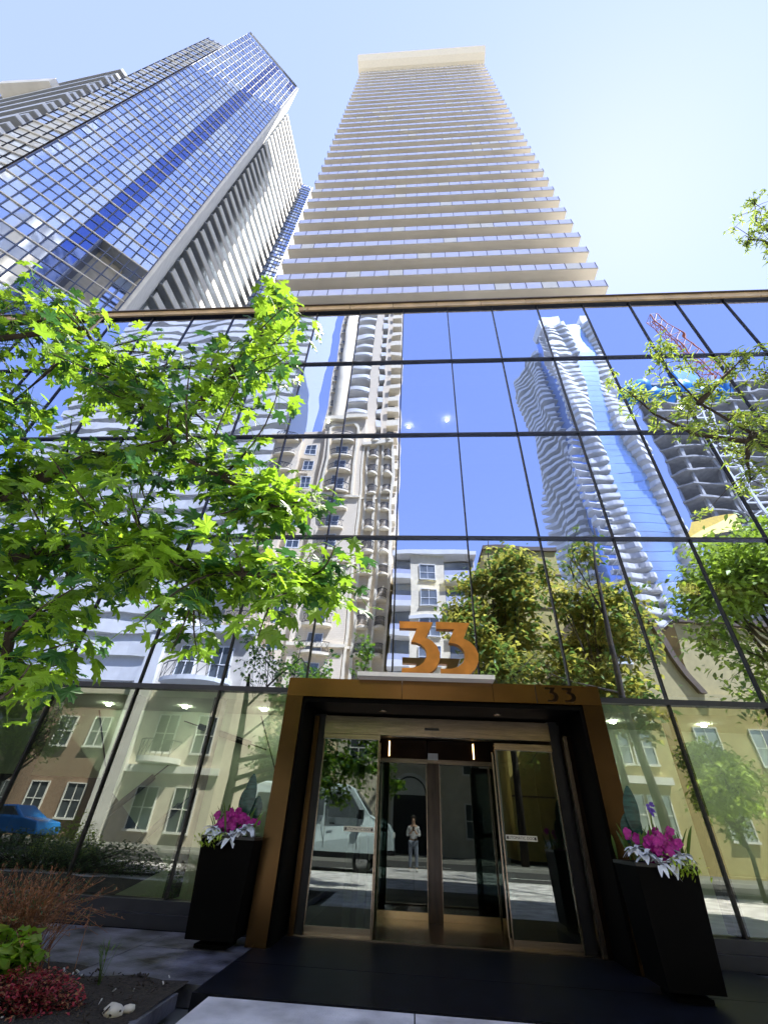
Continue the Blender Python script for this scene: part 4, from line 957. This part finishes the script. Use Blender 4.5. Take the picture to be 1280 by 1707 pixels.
# hedges and shrubs
def shrub(name,label,cat,c,r,h,n,ms,L,w,seed,kind=None,upb=.3,dist='ball',group=None):
    rs = random.Random(seed); t = MB(); sm = MB()
    for k in range(n):
        u = Vector((rs.gauss(0,1),rs.gauss(0,1),abs(rs.gauss(0,1)))).normalized()*rs.random()**.4
        p = Vector((c[0]+u.x*r[0], c[1]+u.y*r[1], c[2]+u.z*h*(.8+.4*noise.noise(Vector((u.x*2,u.y*2,seed))))))
        a = rs.uniform(0,6.28); leafblade(t,p,(math.cos(a),math.sin(a),upb+rs.gauss(0,.4)),L*rs.uniform(.6,1.3),w,rs.randrange(len(ms)),.3,(rs.gauss(0,.3),rs.gauss(0,.3),1),2)
        if k % 9 == 0: t.tube([(c[0]+u.x*r[0]*.3,c[1]+u.y*r[1]*.3,c[2]-.02),p],[.008,.003],4,len(ms),False)
    o = t.build(name, list(ms)+[M['bark']]); tag(o,label,cat,group,kind); return o
shrub('hedge','clipped dark green hedge mirrored low in the left panes','hedge',(-10.5,2.2,.0),(4.6,.8),1.0,5200,(M['leaf'],M['maple3']),.10,.06,12,'stuff')
shrub('bush','yellow green bush mirrored at the lower left beside the blue car','bush',(-11.6,-.6,.0),(1.3,.8),1.5,1800,(M['leafy'],M['lime']),.12,.07,13)
shrub('bush','low lime green bush mirrored beside the right planter','bush',(6.4,.2,.0),(1.5,.6),.8,1500,(M['lime'],M['leafy']),.10,.05,14)
# bottom left planting
rs = random.Random(5)
b = MB()
for k in range(520):
    a = rs.uniform(0,6.28); r = rs.uniform(.1,.85); bx,by = -4.1+rs.gauss(0,.2), 5.7+rs.gauss(0,.16)
    p0 = Vector((bx,by,.02)); p1 = p0+Vector((math.cos(a)*r*.45,math.sin(a)*r*.45,.35+rs.random()*.15)); p2 = p0+Vector((math.cos(a)*r,math.sin(a)*r,.45+rs.random()*.42-r*.2))
    b.tube([p0,p1,p2],[.004,.003,.0015],3,0,False)
    for q in range(8):
        u = p1.lerp(p2,.3+.7*rs.random()); leafblade(b,u,(rs.gauss(0,.6),rs.gauss(0,.6),.6),.045,.010,rs.choice((0,1,1,2)),.2,(0,0,1),2)
tag(b.build('rusty_grass_clump',[M['rust'],M['rust'],M['maple3']]),'rust brown feathery grass clump at the left edge of the bed','grass clump')
shrub('hydrangea','broad leaved bright green plant between the rusty grass and the crimson plant','plant',(-3.62,5.2,.12),(.36,.30),.42,210,(M['maple2'],M['maple2'],M['leafy']),.14,.10,22)
shrub('barberry','crimson leaved low shrub in the bottom left corner','shrub',(-3.15,4.98,.0),(.50,.34),.30,3200,(M['redleaf'],M['redleaf'],M['rust']),.035,.02,23)
shrub('ground_shrub','small dark green shrub behind the rusty grass by the flagstones','shrub',(-4.7,6.35,.0),(.5,.3),.5,600,(M['maple3'],M['leaf']),.07,.04,24)
b = MB(); rs = random.Random(6)
for k in range(16):
    a = rs.uniform(0,6.28); b.tube([(-2.92,5.65,.0),(-2.92+math.cos(a)*.03,5.65+math.sin(a)*.03,.14),(-2.92+math.cos(a)*.09,5.65+math.sin(a)*.09,.24+rs.random()*.12)],[.003,.002,.001],3,0,False)
    leafblade(b,(-2.92+math.cos(a)*.06,5.65+math.sin(a)*.06,.18+rs.random()*.1),(math.cos(a),math.sin(a),.9),.07,.014,0,.1,(0,0,1),2)
tag(b.build('weed',[M['leaf']]),'small green weed growing at the edge of the flagstones','weed')

# ------------------------------------------------------------------ vehicles mirrored in the doors
def wheel(x,y,z,r,parent):
    b = MB(); n = 24
    def ring(r0,r1,y0,y1,m):
        vs = []
        for k in range(n):
            a = 2*math.pi*k/n
            for (rr,yy) in ((r0,y0),(r1,y0),(r1,y1),(r0,y1)): vs.append((x+math.cos(a)*rr, yy, z+math.sin(a)*rr))
        b.add(vs,[(4*k+i,4*k+(i+1)%4,4*((k+1)%n)+(i+1)%4,4*((k+1)%n)+i) for k in range(n) for i in range(4)],m)
    ring(r*.62,r,y-.11,y+.11,0); o = b.build('tyre', M['tyre'], parent)
    b = MB(); ring(.02,r*.61,y-.09,y+.09,0); b.build('rim', M['chrome'], o)
def van(x0,y0):
    t = thing('delivery_van','pale blue passenger van parked at the kerb, mirrored in the left glass door','van')
    # side profile, nose toward +x
    prof = [(0,.35),(0,2.35),(.15,2.62),(.5,2.72),(3.9,2.72),(4.25,2.60),(4.95,1.72),(5.55,1.45),(5.75,1.15),(5.8,.4)]
    b = MB(); n = len(prof)
    vs = [(x0+x,y0+(.16 if z>1.6 else 0),z) for x,z in prof]+[(x0+x,y0+2.0-(.16 if z>1.6 else 0),z) for x,z in prof]
    b.add(vs,[tuple(range(n)),tuple(range(n,2*n))[::-1]]+[(i,i+n,(i+1)%n+n,(i+1)%n) for i in range(n)])
    body = b.build('body', M['vanp'], t)
    md = body.modifiers.new('bevel','BEVEL'); md.width = .06; md.segments = 3; md.limit_method = 'ANGLE'; md.angle_limit = R(35)
    for (a,c) in ((.35,1.2),(1.3,2.15),(2.25,3.1)):
        b = MB(); b.prism_y([(x0+a,1.62),(x0+c,1.62),(x0+c,2.32),(x0+a,2.32)],y0+1.86,y0+1.97); b.build('window', M['win'], t)
    b = MB(); b.prism_y([(x0+3.3,1.58),(x0+4.75,1.58),(x0+4.2,2.35),(x0+3.3,2.35)],y0+1.86,y0+1.97); b.build('window', M['win'], t)
    b = MB(); b.add([(x0+4.30,y0+.3,2.56),(x0+4.30,y0+1.7,2.56),(x0+4.96,y0+1.78,1.74),(x0+4.96,y0+.22,1.74)],[(0,3,2,1)]); 
    for i,v in enumerate(b.v): b.v[i] = (v[0]+.03,v[1],v[2]+.02)
    b.build('windscreen', M['win'], t)
    b = MB(); b.box(x0+.02,x0+5.85,y0+.1,y0+2.02,.32,.5); b.build('bumper', M['black'], t)
    b = MB(); b.box(x0+3.2,x0+3.215,y0+1.99,y0+2.006,.6,2.4); b.box(x0+4.5,x0+4.515,y0+1.99,y0+2.006,.6,1.6); b.box(x0+3.4,x0+3.6,y0+1.99,y0+2.03,1.35,1.40); b.build('door_seam', M['black'], t)
    for y_ in (.25,1.55): 
        b = MB(); b.box(x0+5.5,x0+5.81,y0+y_,y0+y_+.25,.95,1.15); b.build('headlight', M['white'], t)
    b = MB(); b.box(x0+4.55,x0+4.75,y0+2.0,y0+2.25,1.55,1.85); b.build('wing_mirror', M['black'], t)
    for x in (1.1,4.75):
        for y_ in (.2,1.88): wheel(x0+x,y0+y_,.22,.36,t)
    at_base(t,(x0+2.9,y0+1,-.14))
van(-6.7,-5.5)
def car(x0,y0):
    t = thing('parked_car','bright blue hatchback parked at the kerb, mirrored at the lower left','car')
    prof = [(0,.35),(.02,.9),(.3,1.0),(.75,1.42),(2.3,1.48),(3.1,1.0),(3.95,.85),(4.1,.55),(4.05,.3)]
    b = MB(); n = len(prof)
    vs = [(x0+x,y0+(.2 if z>1.1 else 0),z) for x,z in prof]+[(x0+x,y0+1.75-(.2 if z>1.1 else 0),z) for x,z in prof]
    b.add(vs,[tuple(range(n)),tuple(range(n,2*n))[::-1]]+[(i,i+n,(i+1)%n+n,(i+1)%n) for i in range(n)])
    o = b.build('body', M['carp'], t); md = o.modifiers.new('bevel','BEVEL'); md.width = .07; md.segments = 3; md.limit_method = 'ANGLE'; md.angle_limit = R(25)
    for pl in ([(.55,1.0),(1.5,1.0),(1.5,1.38),(.85,1.36)],[(1.58,1.0),(2.85,1.0),(2.25,1.40),(1.58,1.38)]):
        b = MB(); b.prism_y([(x0+x,z) for x,z in pl],y0+1.6,y0+1.74); b.build('window', M['win'], t)
    b = MB(); b.box(x0-.02,x0+.1,y0+1.3,y0+1.6,.7,.9); b.build('tail_light', M['redl'], t)
    for x in (.75,3.2):
        for y_ in (.15,1.62): wheel(x0+x,y0+y_,.17,.31,t)
    at_base(t,(x0+2,y0+.9,-.14))
car(-22.4,-9.6)

# ------------------------------------------------------------------ the photographer, mirrored in the doors
def skin_chain(name, verts, edges, radii, m, parent, sub=2, root=0):
    me = bpy.data.meshes.new(name); me.from_pydata(verts, edges, []); o = bpy.data.objects.new(name, me); col.objects.link(o)
    sk = o.modifiers.new('skin','SKIN'); sk.use_smooth_shade = True
    for i,r in enumerate(radii): me.skin_vertices[0].data[i].radius = (r,r) if not hasattr(r,'__len__') else r
    me.skin_vertices[0].data[root].use_root = True
    ss = o.modifiers.new('sub','SUBSURF'); ss.levels = ss.render_levels = sub
    me.materials.append(m)
    dg = bpy.context.evaluated_depsgraph_get(); m2 = bpy.data.meshes.new_from_object(o.evaluated_get(dg)); bpy.data.objects.remove(o)
    for p in m2.polygons: p.use_smooth = True
    o = bpy.data.objects.new(name, m2); col.objects.link(o)
    if parent: o.parent = parent
    return o
per = thing('person','person in a pale grey shirt holding up a phone, mirrored in the doors','person')
PY = -.42
def bdy(name, m, s, clothes):
    V = [(0,PY,.95),(0,PY-.01,1.12),(0,PY-.01,1.30),(0,PY,1.42),(0,PY+.01,1.50),(0,PY+.02,1.60),(0,PY+.02,1.68),
         (.17,PY-.01,1.38),(.25,PY+.0,1.12),(.11,PY+.27,1.20),(.05,PY+.36,1.27),
         (-.17,PY-.01,1.38),(-.25,PY+.0,1.12),(-.11,PY+.27,1.20),(-.05,PY+.36,1.27),
         (.10,PY,.88),(.12,PY+.01,.50),(.13,PY-.02,.10),(.14,PY+.10,.05),(-.10,PY,.88),(-.12,PY+.01,.50),(-.13,PY-.02,.10),(-.14,PY+.10,.05)]
    E_ = [(0,1),(1,2),(2,3),(3,4),(4,5),(5,6),(3,7),(7,8),(8,9),(9,10),(3,11),(11,12),(12,13),(13,14),(0,15),(15,16),(16,17),(17,18),(0,19),(19,20),(20,21),(21,22)]
    Rd = [(.15,.11),(.135,.10),(.16,.11),(.10,.09),.055,(.078,.095),(.07,.08),.06,.042,.033,.028,.06,.042,.033,.028,.085,.055,.038,.035,.085,.055,.038,.035]
    return V,E_,Rd
V,E_,Rd = bdy(0,0,0,0)
body = skin_chain('body', V, E_, Rd, M['skin'], per)
keep = [0,1,2,3,7,8,9,11,12,13]; mp_ = {k:i for i,k in enumerate(keep)}
skin_chain('shirt', [V[k] if k not in (9,13) else (V[k][0]*1.0,V[k][1]-.04,V[k][2]-.01) for k in keep], [(mp_[a],mp_[c]) for a,c in E_ if a in mp_ and c in mp_],
   [(.175,.135),(.16,.125),(.185,.135),(.12,.105),.078,.058,.05,.078,.058,.05], M['shirt'], per)
keep = [0,15,16,17,19,20,21]; mp_ = {k:i for i,k in enumerate(keep)}
skin_chain('trousers', [V[k] if k not in (17,21) else (V[k][0],V[k][1],.12) for k in keep], [(mp_[a],mp_[c]) for a,c in E_ if a in mp_ and c in mp_], [(.17,.13),.105,.078,.062,.105,.078,.062], M['jeans'], per)
for s in (-1,1):
    b = MB(); b.sphere((s*.14,PY+.07,.05),.055,0,12,.8)
    for i,v in enumerate(b.v): b.v[i] = (v[0],PY+.07+(v[1]-PY-.07)*2.5,max(.0,v[2]))
    b.build('shoe', M['white'], per)
b = MB(); b.sphere((0,PY-.005,1.665),.115,0,16,1.12)
for i,v in enumerate(b.v):
    if v[1] > PY+.055: b.v[i] = (v[0],PY+.055+(v[1]-PY-.055)*.1,max(v[2],1.70))
b.build('hair', M['hair'], per)
b = MB()
for s in (-1,1): b.sphere((s*.034,PY+.108,1.645),.012,0,8)
b.build('eye', M['dark'], per)
b = MB(); b.tube([(0,PY+.10,1.64),(0,PY+.135,1.61),(0,PY+.115,1.60)],[.008,.014,.012],8); b.build('nose', M['skin'], per)
b = MB(); b.tube([(-.025,PY+.108,1.565),(0,PY+.116,1.563),(.025,PY+.108,1.565)],.006,6); b.build('mouth', M['redleaf'], per)
for s in (-1,1):                                                    # hands wrapped round the phone
    for k,(dz,L) in enumerate(((.03,.05),(.012,.055),(-.006,.052),(-.024,.042))):
        w0 = (s*.055,-.075,1.285+dz*.9); 
        skin_chain('finger', [w0,(s*.062,-.048,1.30+dz),(s*.045,-.036,1.303+dz),(s*(.045-L*.5),-.037,1.305+dz)], [(0,1),(1,2),(2,3)], [.009,.008,.0075,.006], M['skin'], body, 1)
    skin_chain('thumb', [(s*.05,-.085,1.27),(s*.035,-.068,1.295),(s*.02,-.063,1.31)], [(0,1),(1,2)], [.011,.009,.007], M['skin'], body, 1)
    skin_chain('palm', [(s*.05,-.10,1.25),(s*.055,-.075,1.29)], [(0,1)], [.026,.024], M['skin'], body, 1)
at_base(per,(0,PY,0))
b = MB(); b.box(-.037,.037,-.058,-.048,1.255,1.405); b.box(-.030,-.008,-.048,-.046,1.37,1.40,1)
tag(b.build('phone',[M['black'],M['dark']]),'black phone held upright by the person in the pale grey shirt','phone')

# ------------------------------------------------------------------ sky, sun, camera
SD = Vector((0.36020844,0.28540547,0.88814052)).normalized()
el = math.asin(SD.z); az = math.atan2(SD.x, SD.y)
w = bpy.data.worlds.new('World'); sc.world = w; w.use_nodes = True
t = w.node_tree; t.nodes.clear()
o = t.nodes.new('ShaderNodeOutputWorld'); bg = t.nodes.new('ShaderNodeBackground'); sk = t.nodes.new('ShaderNodeTexSky')
sk.sky_type = 'NISHITA'; sk.sun_disc = False; sk.sun_elevation = el; sk.sun_rotation = az; sk.air_density = 1.2; sk.dust_density = 0.06; sk.ozone_density = 2.0; sk.altitude = 80
bg.inputs[1].default_value = 0.15
gm = t.nodes.new('ShaderNodeGamma'); gm.inputs[1].default_value = 0.42
hs = t.nodes.new('ShaderNodeHueSaturation'); hs.inputs['Saturation'].default_value = 1.5; hs.inputs['Hue'].default_value = 0.53; hs.inputs['Value'].default_value = 1.6
t.links.new(sk.outputs[0], gm.inputs[0]); t.links.new(gm.outputs[0], hs.inputs['Color']); t.links.new(hs.outputs[0], bg.inputs[0]); t.links.new(bg.outputs[0], o.inputs[0])
s = bpy.data.lights.new('sun','SUN'); s.energy = 4.4; s.angle = R(.5); s.color = (1,.93,.82)
so = bpy.data.objects.new('sun', s); col.objects.link(so); so.rotation_euler = SD.to_track_quat('Z','Y').to_euler()

cam = bpy.data.cameras.new('camera'); co = bpy.data.objects.new('camera', cam); col.objects.link(co); sc.camera = co
ya, pi_, ro, fpx = -0.08747592, 0.63821115, 0.05389762, 708.2532
f = Vector((math.sin(ya)*math.cos(pi_), math.cos(ya)*math.cos(pi_), math.sin(pi_))); ri = Vector((math.cos(ya),-math.sin(ya),0)); up = ri.cross(f)
r2 = ri*math.cos(ro)+up*math.sin(ro); u2 = up*math.cos(ro)-ri*math.sin(ro)
mw = Matrix(((r2.x,u2.x,-f.x,0),(r2.y,u2.y,-f.y,0),(r2.z,u2.z,-f.z,1.32),(0,0,0,1)))
co.matrix_world = mw
cam.sensor_fit = 'VERTICAL'; cam.sensor_height = 24; cam.lens = fpx/1707*24
cam.clip_start = 0.03; cam.clip_end = 3000
sc.view_settings.view_transform = 'Standard'; sc.view_settings.look = 'None'; sc.view_settings.exposure = 1.75; sc.view_settings.gamma = 1
sc.cycles.max_bounces = 8; sc.cycles.transparent_max_bounces = 16; sc.cycles.glossy_bounces = 5; sc.cycles.diffuse_bounces = 3
sc.cycles.caustics_reflective = False; sc.cycles.caustics_refractive = False
try: sc.cycles.use_denoising = True
except Exception: pass
